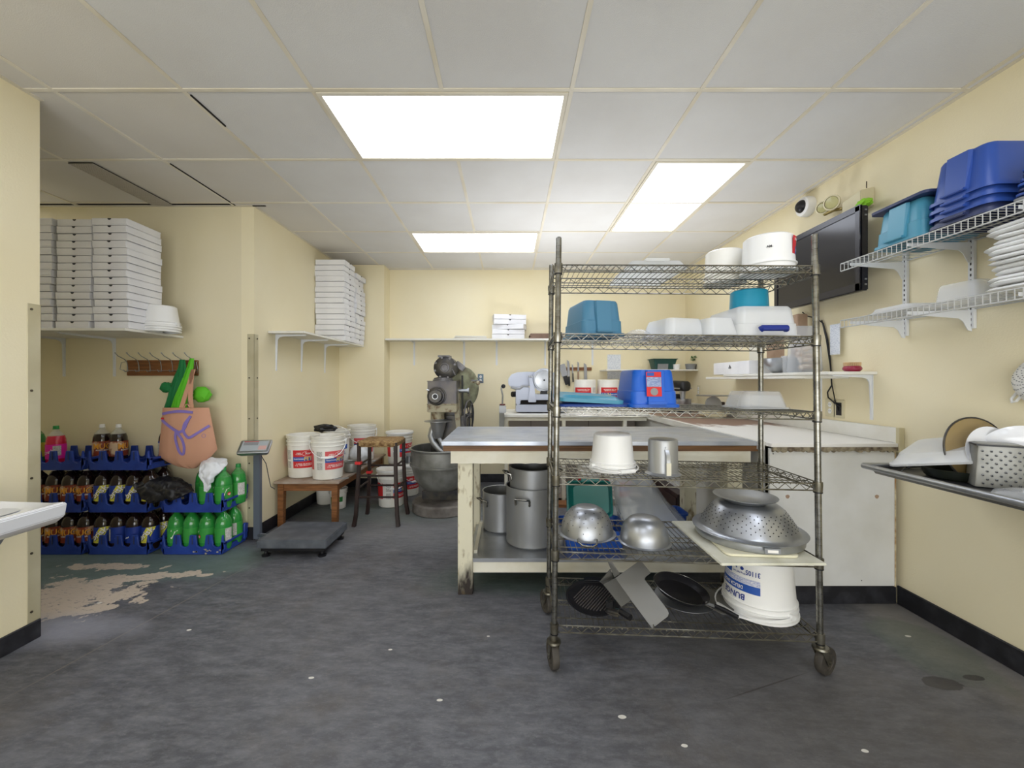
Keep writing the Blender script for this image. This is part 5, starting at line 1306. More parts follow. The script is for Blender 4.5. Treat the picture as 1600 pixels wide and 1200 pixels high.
tag(cb.build('power_cables', M_['black']), 'black cables running down the right wall from the television', 'cable')
# ---------------------------------------------------------------- wire cart
CX0, CY0 = .205, 1.77; CYAW = -2.08; CWD, CDP = 1.10, .415
LEV = [1.747, 1.450, 1.130, .832, .510, .194]; SAG = .0155
cart = thing('wire_cart', 'tall chrome wire shelving cart with six shelves on rubber casters', 'cart', (CX0, CY0, 0), CYAW)
CM = T(CX0, CY0, 0) @ RZ(CYAW)
def sag(o):
    for v in o.data.vertices: v.co.z -= SAG*v.co.x
    return o
def deckz(k, x): return LEV[k]-SAG*(x-CX0)+.004
posts = {'fl': (0, 0, -.011, .011), 'fr': (CWD, 0, .012, -.012), 'rl': (0, CDP, -.008, .008), 'rr': (CWD, CDP, .0, .0)}
for k, (x, y, b, tp) in posts.items():
    mb = MB(); prof = []
    z = .150; r = .0127
    prof.append((.0001, z)); prof.append((r, z))
    n = int((1.865-z)/.0254)
    for i in range(1, n):
        zz = z+.0254*i; prof += [(r, zz-.0012), (r-.0012, zz-.0008), (r-.0012, zz+.0008), (r, zz+.0012)]
    prof += [(r, 1.862), (r-.003, 1.867), (.0001, 1.867)]
    mb.lathe(prof, 14)
    for v in mb.v: v.x += x+b+(tp-b)*v.z/1.867; v.y += y
    mb.build('post', M_['chrome'] , cart, smooth=30)
    # caster
    sw = {'fl': 12, 'fr': -62, 'rl': 20, 'rr': -30}[k]
    off = {'fl': .012, 'fr': .035, 'rl': .03, 'rr': .03}[k]
    Mc = T(x+b, y, 0) @ RZ(sw)
    mb = MB(); mb.cyl((0, 0, .128), (0, 0, .152), .016, n=12, M=Mc); mb.lathe([(.0001, .128), (.030, .127), (.032, .119), (.024, .112), (.0001, .112)], 18, Mc)
    for s in (-1, 1):
        mb.prism([(-.022, .115), (.022, .115), (-off+.012, .045), (-off-.012, .045)], s*.019-.0015, s*.019+.0015, Mc @ RZ(-90) @ RX(90))
    fk = mb.build('caster', M_['chromeold'], cart)
    mb = MB(); Mw = Mc @ T(0, off, .058) @ RY(90)
    mb.lathe([(.0001, -.012), (.034, -.013), (.036, -.015), (.055, -.015), (.058, -.010), (.058, .010), (.055, .015), (.036, .015), (.034, .013), (.0001, .012)], 30, Mw); w = mb.build('wheel', M_['rubber'], fk)
    mb = MB(); mb.cyl((0, 0, -.024), (0, 0, .024), .008, n=8, M=Mw); mb.build('axle', M_['chromeold'], fk)
def zig(mb, p0, p1, h, n, r):
    p0, p1 = Vector(p0), Vector(p1); pts = []
    for i in range(2*n+1):
        p = p0+(p1-p0)*i/(2*n); pts.append(p+Vector((0, 0, -h if i % 2 else 0)))
    mb.tube(pts, r, 5)
for k, z in enumerate(LEV):
    e = .006; W, D = CWD, CDP; m = M_['chrome'] if k < 3 else M_['chromeold']
    mb = MB(); r = .0032; h = .030
    rr_ = .02
    for zz in (z, z-h):
        loop = [(-e+rr_, -e, zz), (W+e-rr_, -e, zz), (W+e+.004, -e+.004, zz), (W+e, D+e-rr_, zz), (W+e-.01, D+e, zz), (-e+rr_, D+e, zz), (-e, D+e-.01, zz), (-e, rr_, zz)]
        mb.tube(loop, r, 6, True)
    sh = sag(mb.build('shelf', m, cart))
    mb = MB()
    zig(mb, (.02, -e, z-.002), (W-.02, -e, z-.002), h-.004, 18, .0022)
    zig(mb, (.02, D+e, z-.002), (W-.02, D+e, z-.002), h-.004, 18, .0022)
    zig(mb, (-e, .02, z-.002), (-e, D-.02, z-.002), h-.004, 7, .0022)
    zig(mb, (W+e, .02, z-.002), (W+e, D-.02, z-.002), h-.004, 7, .0022)
    sag(mb.build('zigzag_truss', m, sh, kind='stuff'))
    mb = MB()
    zig(mb, (.02, D*.5, z-.005), (W-.02, D*.5, z-.005), h*.7, 18, .002)
    mb.tube([(.0, D*.5, z-.005), (W, D*.5, z-.005)], .0028, 5); mb.tube([(.0, D*.5, z-.027), (W, D*.5, z-.027)], .0028, 5)
    for yy in (.06, D-.06): mb.tube([(0, yy, z-.005), (W, yy, z-.005)], .0026, 5)
    sag(mb.build('centre_truss', m, sh, kind='stuff'))
    mb = MB(); n = 46
    for i in range(n):
        x = .022+(W-.044)*i/(n-1); mb.tube([(x, -e-.001, z-.006), (x, -e+.002, z+.001), (x, D+e-.002, z+.001), (x, D+e+.001, z-.006)], .0018, 4)
    sag(mb.build('wire_deck', m, sh, kind='stuff'))
    for kk, (x, y, b, tp) in posts.items():
        xx = x+b+(tp-b)*z/1.867
        mb = MB(); mb.lathe([(.0135, z-.036), (.0165, z-.036), (.0185, z-.01), (.018, z+.006), (.0135, z+.006)], 16, T(xx, y, 0)); sag(mb.build('corner_collar', m, sh))
        mb = MB(); mb.lathe([(.0132, z-.041), (.0175, z-.041), (.0175, z-.036), (.0132, z-.036)], 14, T(xx, y, 0)); sag(mb.build('collar_clip', M_['black'], sh))

# generic bins (upright profile, flipped when inverted)
def bin_(name, label, cat, loc, w, d, h, m, rz=0, inv=True, taper=.86, r=.03, lip=.014, mid=True, group=None, ribs=True, rot=None, handles=False):
    t = thing(name, label, cat, loc, rz, group)
    if rot is not None: t.rotation_euler = rot
    M = T(0, 0, h) @ RX(180) if inv else None
    k = taper
    def s(f): return k+(1-k)*f
    secs = [(0, w*k*.93, d*k*.93, r*.8), (.012, w*k, d*k, r)]
    if mid: secs += [(h*.56, w*s(.5), d*s(.5), r), (h*.575, w*s(.5)+.008, d*s(.5)+.008, r)]
    secs += [(h-lip-.002, w*.985, d*.985, r), (h-lip, w+.018, d+.018, r+.006), (h, w+.02, d+.02, r+.006), (h, w+.006, d+.006, r), (h-lip, w*.97, d*.97, r), (.018, w*k*.95, d*k*.95, r*.8)]
    mb = MB(); loft_rr(mb, secs, 5, M); mb.build('tub', m, t, smooth=40)
    if ribs:
        zc = h*.5
        for sx_, sy_ in ((0, -1), (0, 1)):
            mb = MB(); q = (d*s(.35))/2+.006
            mb.rings([[(x_, sy_*(q*1.0+o_), z_) for x_, o_ in ((-w*.2, -.01), (-w*.17, .012-.01*(z_ < .02)), (w*.17, .012-.01*(z_ < .02)), (w*.2, -.01))] for z_ in (.004,)]+[[(x_, sy_*((d/2)*s(1)+o_), h-lip) for x_, o_ in ((-w*.2, -.012), (-w*.17, .011), (w*.17, .011), (w*.2, -.012))]], M=M)
            mb.build('handle_panel', m, t, smooth=20)
    if handles:
        for sy_ in (-1, 1):
            mb = MB(); mb.box(-w*.2, w*.2, sy_*(d/2+.008), sy_*(d/2+.024), h-lip-.012, h-lip, M); mb.build('grip', m, t, bevel=.003)
    return t
def lid_(name, label, cat, loc, w, d, m, th=.018, rz=0, r=.03, group=None, rot=None):
    t = thing(name, label, cat, loc, rz, group)
    if rot is not None: t.rotation_euler = rot
    mb = MB(); loft_rr(mb, [(0, w-.004, d-.004, r), (0, w+.004, d+.004, r), (th*.55, w+.006, d+.006, r), (th*.6, w-.02, d-.02, r), (th, w-.05, d-.05, r*.8), (th*.8, w-.075, d-.075, r*.7)], 5); mb.build('lid', m, t, smooth=40)
    return t

def translucent(m, k=.5, col='#f4f4f2'):
    nt = m.node_tree; b = nt.nodes['Principled BSDF']; out = nt.nodes['Material Output']
    tr = N(nt, 'ShaderNodeBsdfTranslucent'); tr.inputs[0].default_value = rgb(col); mx = N(nt, 'ShaderNodeMixShader'); mx.inputs[0].default_value = k
    nt.links.new(b.outputs[0], mx.inputs[1]); nt.links.new(tr.outputs[0], mx.inputs[2]); nt.links.new(mx.outputs[0], out.inputs[0]); return m
M_['whitetr'] = translucent(mat('white_translucent_plastic', '#f8f8f6', .4), .75)
# shelf 1 (top)
Zd = deckz(0, .64)
t = bin_('shallow_tray', 'white shallow plastic tray lying on the top wire shelf', 'tray', (.655, 1.965, Zd), 0.25, .345, .035, M_['whitetr'], inv=True, taper=.95, ribs=False, mid=False, lip=.008, r=.025)
for yy in (-.15, .15):
    mb = MB(); mb.box(-.055, .055, yy-.02, yy+.02, .032, .042); mb.build('raised_tab', M_['whitetr'], t, bevel=.004)
p = pail('white tub upside down with red and blue label on the top shelf', (1.192, 1.885, deckz(0, 1.19)), .165, .108, .10, inv=True, ribs=1, mat_='white', name='plastic_tub', cat='tub')
rf = lambda z: .10+.008*(.165-z)/.165 if False else .1005+.0075*z/.165
Mi_ = T(0, 0, .165) @ RX(180)
L = patch_round(rf, -62, 20, .022, .150, 'label', M_['red'], p); patch_round(rf, -48, 10, .072, .105, 'label_band', M_['lblue'], L, .001)
text_round('FETA', .022, M_['lwhite'], L, rf, -30, .088, off=.0016); text_round('SKIM MILK', .014, M_['lwhite'], L, rf, -38, .135, off=.0016); text_round('GRECO', .016, M_['lwhite'], L, rf, -38, .118, off=.0016) if False else None
text_round('1.5 kg', .014, M_['lwhite'], L, rf, -38, .04, off=.0016)
text_round('AM-', .014, M_['ink'], p, rf, -118, .10, off=.0012)
pail('milky plain tub upside down behind the red labelled tub', (1.10, 2.09, deckz(0, 1.1)), .165, .092, .088, inv=True, ribs=1, mat_='whitem', name='plastic_tub', cat='tub')
# shelf 2
bin_('storage_bin', 'slate blue bin upside down at the post end of the second shelf', 'bin', (.405, 1.995, deckz(1, .4)), .20, .28, .165, M_['slate'], rz=11, handles=True)
t = thing('dome_cover', 'small clear domed lid beside the slate blue bin', 'lid', (X(997, 1.95), 1.95, deckz(1, .6)))
mb = MB(); mb.lathe([(.07, 0), (.072, .004), (.062, .006), (.055, .025), (.03, .04), (.0001, .043)], 28); mb.build('dome', M_['clear'], t)
for k, (u, y, w, rz, lb) in enumerate(((1052, 1.94, .22, 14, 'clear food container upside down left of the others on the second shelf'), (1090, 2.06, .2, -6, 'clear food container upside down at the back of the second shelf'), (1112, 1.90, .16, 5, 'clear food container squeezed against the big clear bin'))):
    bin_('food_container', lb, 'container', (X(u, y), y, deckz(1, X(u, y))), w, .2 if k else .24, .085, M_['clear2'], rz=rz, ribs=False, mid=False, lip=.006, taper=.82, r=.035)
t = bin_('storage_bin', 'large clear bin upside down with dark blue handle', 'bin', (1.145, 1.965, deckz(1, 1.14)), .275, .34, .14, M_['clear2'], inv=True, ribs=False, lip=.008, taper=.88)
mb = MB(); mb.tube([(-.055, -.192, .03), (-.05, -.20, .035), (.05, -.20, .035), (.055, -.192, .03)], .014, 10); mb.build('blue_handle', mat('dark_blue_handle', '#1d2f83', .35), t)
mb = MB(); rnd = random.Random(7)
mb.prism([(-.05+.0*0, .055), (-.045, .09), (-.01, .092), (.005, .088), (.0, .075), (-.02, .062), (-.03, .05)], 0, .001, T(0, -.155, 0) @ RX(-6) @ FRONT); mb.prism([(.03, .05), (.035, .09), (.045, .085), (.038, .06)], 0, .001, T(0, -.155, 0) @ RX(-6) @ FRONT)
mb.build('torn_sticker', mat('sticker_residue', '#b9b7aa', .7), t)
pail('turquoise tub upside down on top of the large clear bin', (1.163, 1.985, deckz(1, 1.14)+.142), .10, .085, .080, inv=True, ribs=0, mat_='turq', name='plastic_tub', cat='tub')
# shelf 3
lid_('bin_cover', 'dark teal bin lid, lower of the pair on the third shelf', 'lid', (.385, 1.955, deckz(2, .38)), .30, .27, M_['navybin'], rz=-4)
lid_('bin_cover', 'teal blue bin lid tilted on top of the other lid', 'lid', (.37, 1.955, deckz(2, .38)+.022), .29, .26, M_['turq'] if False else M_['teal'], th=.03, rz=3, rot=(math.radians(2), math.radians(3), 0))
t = bin_('storage_bin', 'bright blue bin upside down with red and white sticker', 'bin', (.655, 1.97, deckz(2, .66)), .215, .27, .17, M_['bluebin2'], rz=2, handles=True, r=.035)
Ms = T(-.012, -.1405, .105) @ RX(-6) @ FRONT
mb = MB(); mb.box(-.034, .034, -.055, .055, 0, .0012, Ms); s = mb.build('sticker', M_['red'], t)
mb = MB(); mb.box(-.033, .033, -.012, .032, .0012, .0018, Ms); mb.build('sticker_panel', mat('sticker_panel', '#a9b4cf', .5, col2='#6f83b4', scale=90, stretch=(1, 1, 4)), s)
mb = MB(); mb.box(-.03, .002, .037, .052, .0012, .002, Ms); mb.build('sticker_logo_box', M_['lblue'], s)
text_flat('RUBBER', .008, M_['lwhite'], s, Ms @ T(-.014, .0445, .0024)) if False else None
mb = MB(); mb.lathe([(.0001, .0012), (.017, .0012), (.017, .002), (.0001, .002)], 20, Ms @ T(0, -.034, 0)); mb.build('sticker_seal', M_['grey'], s)
bin_('food_container', 'clear food container upside down alone at the third shelf end', 'container', (1.175, 1.96, deckz(2, 1.17)), .215, .19, .078, M_['clear'], rz=1, ribs=False, mid=False, lip=.006, taper=.84, r=.03)
# shelf 4
pail('white tub upside down with loose rim and bail on the fourth shelf', (.487, 1.925, deckz(3, .48)), .17, .102, .086, inv=True, ribs=2, mat_='white', name='plastic_tub', cat='tub', handle=(160, 6, 1.1))
t = thing('metal_pitcher', 'brushed metal pitcher upside down with strap handle', 'pitcher', (.694, 1.845, deckz(3, .69)))
mb = MB(); mb.lathe([(.077, 0), (.078, .003), (.066, .012), (.0635, .02), (.0635, .148), (.061, .156), (.05, .159), (.0001, .159)], 40); mb.build('body', M_['alu'], t)
mb = MB(); mb.rings([[(x-.018, y, z), (x-.002, y, z), (x-.002, y+.002, z), (x-.018, y+.002, z)] for x, y, z in ((0, -.064, .115), (0, -.074, .118), (0, -.09, .095), (0, -.094, .06), (0, -.094, .012))]); mb.build('strap_handle', M_['steel'], t)
mb = MB(); mb.box(-.02, .0, -.0965, -.093, .012, .066); mb.build('handle_face', M_['creamlt'], t)
mb = MB(); mb.cyl((-.01, -.063, .125), (-.01, -.067, .125), .005, n=8); mb.build('rivet', M_['steel'], t)
# shelf 5
def holes_skip(n, rows, z0i, z1i, cell):
    return None
def colander(label, loc, prof, n, rows, step, m, rz=0, name='colander', hole_r=.0022, holes=None):
    t = thing(name, label, 'colander', loc, rz)
    mb = MB(); mb.lathe(prof, n); mb.build('bowl', m, t, smooth=50)
    if holes:
        mb = MB()
        for (r, z, nx, nz, cnt, ph) in holes:
            cand = [p0[0]+(p1[0]-p0[0])*(z-p0[1])/(p1[1]-p0[1]) for p0, p1 in zip(prof, prof[1:]) if p1[1] > p0[1] and p0[1] <= z <= p1[1]]
            r = cand[-1] if cand else r
            for k in range(cnt):
                a = 2*PI*(k+ph)/cnt; c = Vector((r*math.cos(a), r*math.sin(a), z)); nn = Vector((nx*math.cos(a), nx*math.sin(a), nz)).normalized()
                q = nn.to_track_quat('Z', 'Y').to_matrix().to_4x4()
                mb.cyl((0, 0, -.001), (0, 0, .0011), hole_r, n=6, M=T(*c) @ q)
        mb.build('punched_hole', M_['ink'], t, kind='stuff')
    return t
prof = [(.138, .0), (.139, .003), (.126, .006), (.124, .02), (.118, .05), (.103, .085), (.08, .112), (.055, .127), (.045, .130), (.0001, .131)]
hs = [(.1215, .035, 1, .12, 10, 0), (.1135, .062, 1, .4, 20, .5), (.106, .079, 1, .6, 10, 0), (.094, .096, 1, .9, 20, .25), (.075, .115, .7, 1, 12, .5)]
t = colander('dull round-handled colander upside down next to the left posts', (.378, 1.985, deckz(4, .38)), prof, 48, 0, 0, M_['steel'], holes=hs)
mb = MB(); mb.tube([(-.05, -.128, .014), (-.052, -.15, .012), (-.03, -.175, .004), (.01, -.18, .003), (.03, -.165, .008), (.035, -.13, .016)], .0045, 8, M=RZ(-6)); mb.build('wire_handle', M_['chrome'], t)
t = MB(); t.lathe([(.116, .0), (.118, .004), (.108, .008), (.107, .03), (.103, .05), (.088, .085), (.066, .108), (.04, .117), (.0001, .117)], 48)
tag(t.build('mixing_bowl', M_['steel'], loc=(.624, 1.885, deckz(4, .62)), smooth=50), 'shiny steel mixing bowl upside down in the middle of the fifth shelf', 'bowl')
zb = deckz(4, 1.07)
t = thing('cutting_board', 'large white cutting board sticking out over the front of the fifth shelf', 'board', (1.068, 1.905, zb))
mb = MB(); mb.box(-.213, .215, -.255, .25, 0, .010); mb.build('board', M_['cutting'], t, bevel=.003)
t = thing('cutting_board', 'smaller cream cutting board lying on the large one', 'board', (1.075, 1.885, zb+.011), -4)
mb = MB(); mb.prism(rrect(.30, .36, .03), 0, .010); mb.build('board', mat('cream_board', '#e3dfc6', .45), t, bevel=.002)
t = MB(); t.box(0, .06, -.006, .006, 0, .006); tag(t.build('red_knife_handle', M_['red'], loc=(.93, 1.75, zb+.0225), bevel=.002), 'red plastic handle poking out under the big colander', 'handle') if False else None
prof = [(.222, .0), (.224, .004), (.222, .03), (.236, .034), (.238, .038), (.228, .040), (.212, .042), (.205, .05), (.185, .083), (.164, .115), (.145, .139), (.13, .150), (.118, .155), (.0001, .156)]
hs = []
for q in range(7):
    f = q/6; hs.append((.196-.045*f, .066+.066*f, 1, .62, 34, .5*(q % 2)))
t = colander('big stainless colander upside down on the cutting boards', (1.122, 1.925, zb+.022), prof, 64, 0, 0, M_['steel'], holes=hs, hole_r=.0026)
for sgn in (1,):
    mb = MB(); mb.rings([[(x, y, z) for y, z in ((-.232, .010), (-.240, .010), (-.240, .032), (-.232, .032))] for x in (-.03, .03)], M=RZ(-8)); mb.build('handle_plate', M_['steel'], t)
    mb = MB(); mb.box(-.02, .02, -.242, -.239, .015, .026, RZ(-8)); mb.build('handle_slot', M_['lwhite'], t)
t = MB(); t.lathe([(.0001, 0), (.085, 0), (.09, .004), (.118, .022), (.134, .024), (.136, .028), (.118, .027), (.085, .008), (.0001, .006)], 48)
tag(t.build('steel_plate', M_['steel'], loc=(1.112, 1.93, zb+.180), smooth=50), 'shallow steel dish sitting on top of the big colander', 'dish')
# shelf 6
zf = deckz(5, .6)
t = thing('grill_pan', 'dark round ribbed grill pan lying at the post end of the bottom shelf', 'pan', (.41, 1.965, deckz(5, .41)), 0)
t.rotation_euler = (math.radians(5), 0, math.radians(-18))
mb = MB(); mb.lathe([(.0001, 0), (.115, 0), (.13, .012), (.135, .02), (.131, .02), (.124, .012), (.0001, .010)], 48, sy=1.05); mb.build('pan', M_['nonstick'], t)
mb = MB()
for k in range(13):
    x = -.078+.013*k; l = math.sqrt(max(0, .098**2-x*x)); mb.box(x-.0022, x+.0022, -l, l, .010, .0145, RZ(-20))
mb.build('grill_rib', mat('rib_grey', '#55504f', .35), t)
mb = MB(); mb.prism([(-.04, .12), (.05, .12), (.055, .165), (.03, .175), (-.035, .17)], .012, .018, RZ(12)); mb.build('spout_tab', M_['nonstick'], t, bevel=.003)
mb = MB(); mb.tube([(.10, -.08, .02), (.13, -.10, .03)], .010, 8); mb.build('hinge', M_['chrome'], t)
mb = MB(); mb.tube([(.125, -.095, .028), (.17, -.13, .03)], .014, 8); mb.build('handle', M_['black'], t)
t = thing('bent_sheet_guard', 'bent grey sheet metal guard leaning on the bottom wire shelf', 'metal', (0,0,0))
def plate(pts, th, m, par, nm):
    P = [Vector(p) for p in pts]; n = (P[1]-P[0]).cross(P[2]-P[0]).normalized()*th
    mb = MB(); k = len(P); mb.add([*P, *[p+n for p in P]], [tuple(range(k)), tuple(reversed(range(k, 2*k)))]+[(i, (i+1) % k, k+(i+1) % k, k+i) for i in range(k)])
    return mb.build(nm, m, par, smooth=0)
A = at(1019, 981, 1.77); B = at(986, 937.5, 1.86); C = at(961.6, 903, 1.93); Dp = at(1000.6, 876, 1.96)
ex = (C-A); ey = (Dp-C)
def onpl(u, v):                                   # intersect the plate's plane
    n = ex.cross(ey); o = Vector((0, 0, CH)); dr = at(u, v, 1)-o
    return o+dr*(n.dot(A-o)/n.dot(dr))
plate([onpl(*q) for q in ((961.6, 903), (1000.6, 875), (1017, 895), (1009, 901), (1007, 905), (1043, 953), (1045, 958), (1043.6, 963), (1019, 982), (986, 937.5))], .003, M_['sheet'], t, 'main_plate')
plate([C, B, at(971, 948, 1.82), at(943, 913, 1.89)], .003, M_['sheet'], t, 'side_flange')
plate([at(937, 909, 1.93), at(954, 889, 1.97), at(958, 903, 1.97), at(944, 914, 1.9)], .003, M_['sheet'], t, 'rear_flange')
plate([at(948, 874, 2.0), at(953, 873, 2.0), at(969, 897, 1.95), at(960, 902, 1.94)], .003, M_['sheet'], t, 'rear_strip')
t = thing('slicer_clamp', 'small dark clamp with rounded steel foot by the sheet guard', 'clamp', at(958, 966, 1.85)*1.0)
t.location.z = deckz(5, .47)
mb = MB(); mb.box(-.03, .035, -.03, .02, .003, .024, RZ(-25)); mb.build('foot', M_['darkmetal'], t, bevel=.008)
mb = MB(); mb.box(-.03, .0, -.01, .02, .024, .06, RZ(-25)); mb.cyl((-.02, .0, .055), (.0, -.02, .075), .006, n=8); mb.build('bracket', M_['black'], t, bevel=.003)
t = thing('frying_pan', 'black nonstick frying pan tilted on the bottom shelf', 'pan', (.82, 1.965, deckz(5, .8)+.034), 0)
t.rotation_euler = (math.radians(9), math.radians(7), math.radians(18)); t.scale = (.9, .9, .9)
mb = MB(); mb.lathe([(.0001, 0), (.10, 0), (.115, .01), (.138, .038), (.141, .040), (.136, .039), (.11, .012), (.0001, .004)], 48); mb.build('pan', M_['nonstick'], t)
mb = MB(); mb.tube([(.141*math.cos(a), .141*math.sin(a), .040) for a in [2*PI*k/48 for k in range(48)]], .0016, 5, True); mb.build('rim', M_['chrome'], t)
mb = MB(); mb.tube([(.06, -.115, .03), (.08, -.155, .04)], .008, 8); mb.build('handle_joint', M_['alu'], t)
mb = MB(); mb.tube([(.08, -.15, .04), (.10, -.19, .045), (.125, -.25, .05)], [.010, .012, .010], 10); mb.build('handle', M_['black'], t)
t = thing('pan_cover', 'flat grey metal lid lying under the frying pan', 'lid', (.86, 2.0, deckz(5, .8)), 0)
mb = MB(); mb.lathe([(.0001, .006), (.11, .006), (.135, .002), (.14, 0), (.14, .003), (.11, .01), (.0001, .012)], 44); mb.build('lid', M_['steel'], t)
t = MB(); t.prism(rrect(.16, .26, .02), 0, .004); tag(t.build('sheet_plate', M_['sheet'], loc=(.955, 1.98, deckz(5, .95)+.018)), 'grey sheet metal plate between frying pan and white pail', 'metal')
bpy.data.objects['sheet_plate'].rotation_euler = (math.radians(4), math.radians(2), math.radians(35))
p = pail('white pail upside down with blue printing on the bottom shelf', (1.175, 1.925, deckz(5, 1.17)), .262, .152, .132, inv=True, ribs=2, mat_='white', handle=(250, 4, 1.28))
rf = lambda z: .132+.020*z/.262
Mi_ = T(0, 0, .262) @ RX(180)
# artwork printed upright on the pail, so it reads upside down here (drawn in the pail's own frame, flipped)
def ar(a): return -a
L = patch_round(rf, 119, 210, .112, .146, 'label', M_['lblue'], p, M=Mi_, n=20)
patch_round(rf, 119, 205, .086, .110, 'fine_print', mat('blue_fine_print', '#8f9bcb', .6, col2='#e9e9ee', scale=150, stretch=(1, 1, 3)), p, M=Mi_, n=20)
patch_round(rf, 172, 212, .030, .082, 'fine_print', M_['lblue'], p, M=Mi_)
text_round('BUNGE', .036, M_['navyink'], p, rf, 166, .170, off=.0012, M=Mi_)
text_round('DELICIA SHORT', .021, M_['lwhite'], L, rf, 172, .129, off=.0018, M=Mi_, sx=.85)
text_round('31105', .030, M_['navyink'], p, rf, 131, .058, off=.0012, M=Mi_, sx=.8)
text_round('20 kg NET WT', .010, M_['navyink'], p, rf, 156, .068, off=.0012, M=Mi_)
mb = MB()
for k, a in enumerate((150, 162)):
    an = math.radians(a); mb.cyl((rf(.05)*math.cos(an), rf(.05)*math.sin(an), .048), ((rf(.05)+.0012)*math.cos(an), (rf(.05)+.0012)*math.sin(an), .048), .008, n=3 if k else 12, M=Mi_)
mb.build('printed_symbol', M_['navyink'], p)

# ---------------------------------------------------------------- on the work table's lower shelf
zl = ZL+.001
t = bin_('storage_bin', 'dark blue bin on the lower table shelf behind the colander', 'bin', (.53, 2.62, zl), .40, .28, .13, M_['bluebin'], inv=False, ribs=False)
t = bin_('storage_bin', 'green teal shallow bin standing on edge behind the colander', 'bin', (.535, 2.62, zl+.135), .285, .22, .06, M_['tealgreen'], ribs=False, mid=False, lip=.01)
t.rotation_euler = (math.radians(78), 0, 0); t.location = (.535, 2.72, zl+.14+.115)
mb = MB(); mb.box(-.06, .06, .115, .135, .045, .06); mb.build('tab', M_['tealgreen'], t, bevel=.004)
t = bin_('storage_bin', 'small white tub on the lower table shelf', 'bin', (.79, 2.86, zl), .17, .15, .19, M_['white'], inv=False, ribs=False, r=.02)
t = thing('plastic_bin_bag', 'large crumpled clear plastic bag slumped on the lower table shelf', 'bag', (.93, 2.66, zl))
mb = MB(); rnd = random.Random(14); rings = []
for z, w, d, dx in ((0, .34, .26, .06), (.03, .42, .32, .05), (.12, .40, .28, .0), (.22, .34, .22, -.05), (.32, .28, .16, -.10), (.40, .24, .08, -.13), (.44, .2, .02, -.15)):
    rings.append([(x*(1+rnd.uniform(-.09, .09))+dx, y*(1+rnd.uniform(-.12, .12)), z+rnd.uniform(-.006, .006) if z else 0) for x, y in rrect(w, d, .08, 5)])
mb.rings(rings); mb.build('film', M_['cbag'], t, smooth=60)
bin_('storage_bin', 'long blue bin low on the lower table shelf beside the plastic bag', 'bin', (1.15, 2.92, zl), .18, .18, .12, M_['bluebin'], inv=False, ribs=False)
# ---------------------------------------------------------------- television, camera, emergency light
t = thing('wall_television', 'black flat television mounted high on the right wall', 'television', (0,0,0))
mb = MB(); mb.box(2.03, 2.075, 2.36, 3.12, 1.77, 2.262); mb.build('case', M_['tvf'], t, bevel=.006)
mb = MB(); mb.box(2.075, 2.11, 2.48, 3.0, 1.85, 2.18); mb.build('rear_bulge', M_['black'], t, bevel=.01)
mb = MB(); 
for b in ((2.36, 2.395, 1.77, 2.262), (3.085, 3.12, 1.77, 2.262), (2.36, 3.12, 1.77, 1.815), (2.36, 3.12, 2.228, 2.262)): mb.box(2.022, 2.031, b[0], b[1], b[2], b[3])
mb.build('bezel', M_['tvf'], t, bevel=.003)
mb = MB(); mb.box(2.0275, 2.0295, 2.395, 3.085, 1.815, 2.228); mb.build('screen', M_['tv'], t)
mb = MB(); mb.box(2.11, XR, 2.68, 2.80, 1.95, 2.08); mb.build('wall_mount', M_['black'], t)
for z in (1.80, 1.83, 2.2, 2.23):
    mb = MB(); mb.box(2.05, 2.062, 2.357, 2.361, z, z+.008); mb.build('frame_screw', M_['grey'], t)
t = thing('security_camera', 'white dome security camera where the right wall meets the ceiling', 'camera', (XR, 2.97, 2.51))
mb = MB(); mb.lathe([(.0001, 0), (.07, 0), (.072, .03), (.066, .055), (.056, .06), (.0001, .06)], 36, RZ(-90) @ RX(90) @ T(0, 0, 0)); 
o = mb.build('housing', M_['white'], t, bevel=0)
mb = MB(); mb.sphere((-.055, 0, 0), .046, 10, sx=.9); mb.build('smoked_dome', M_['black'], t, smooth=60)
t = thing('emergency_light', 'yellowed emergency light with two round lamps above the television', 'light', (0,0,0))
mb = MB(); mb.rings([[(XR, y, z) for y, z in ((2.44, 2.29), (2.60, 2.27), (2.60, 2.385), (2.44, 2.405))], [(XR-.075, y, z) for y, z in ((2.45, 2.30), (2.59, 2.28), (2.59, 2.37), (2.45, 2.39))]]); mb.build('battery_case', M_['ivory'], t, bevel=.004)
mb = MB(); mb.cyl((XR-.04, 2.45, 2.40), (XR-.04, 2.45, 2.44), .003, n=6); mb.build('test_rod', M_['screw'], t)
for (y, x, z, r) in ((2.64, 2.085, 2.395, .048), (2.73, 2.095, 2.40, .042)):
    Ml = T(x, y, z) @ RZ(-62) @ RX(98)
    mb = MB(); mb.lathe([(.0001, -.03), (.02, -.03), (.04, -.012), (r, .0), (r, .012), (r-.008, .014), (r-.008, .004)], 28, Ml); lh = mb.build('lamp_head', M_['ivory'], t)
    mb = MB(); mb.lathe([(.0001, .006), (r-.01, .006), (r-.012, .010), (.0001, .014)], 24, Ml); mb.build('lens', M_['glass'], lh)
mb = MB(); mb.tube([(2.12, 2.60, 2.34), (2.11, 2.66, 2.355), (2.105, 2.73, 2.355)], .010, 8); mb.build('lamp_arm', mat('brassy', '#9c8a52', .4, metal=.5), t)
crumple('lime_rag', 'lime green rag stuffed between television and emergency light', 'cloth', (2.1, 2.42, 2.266), .03, 1, 1.4, .8, M_['lime'], 4)

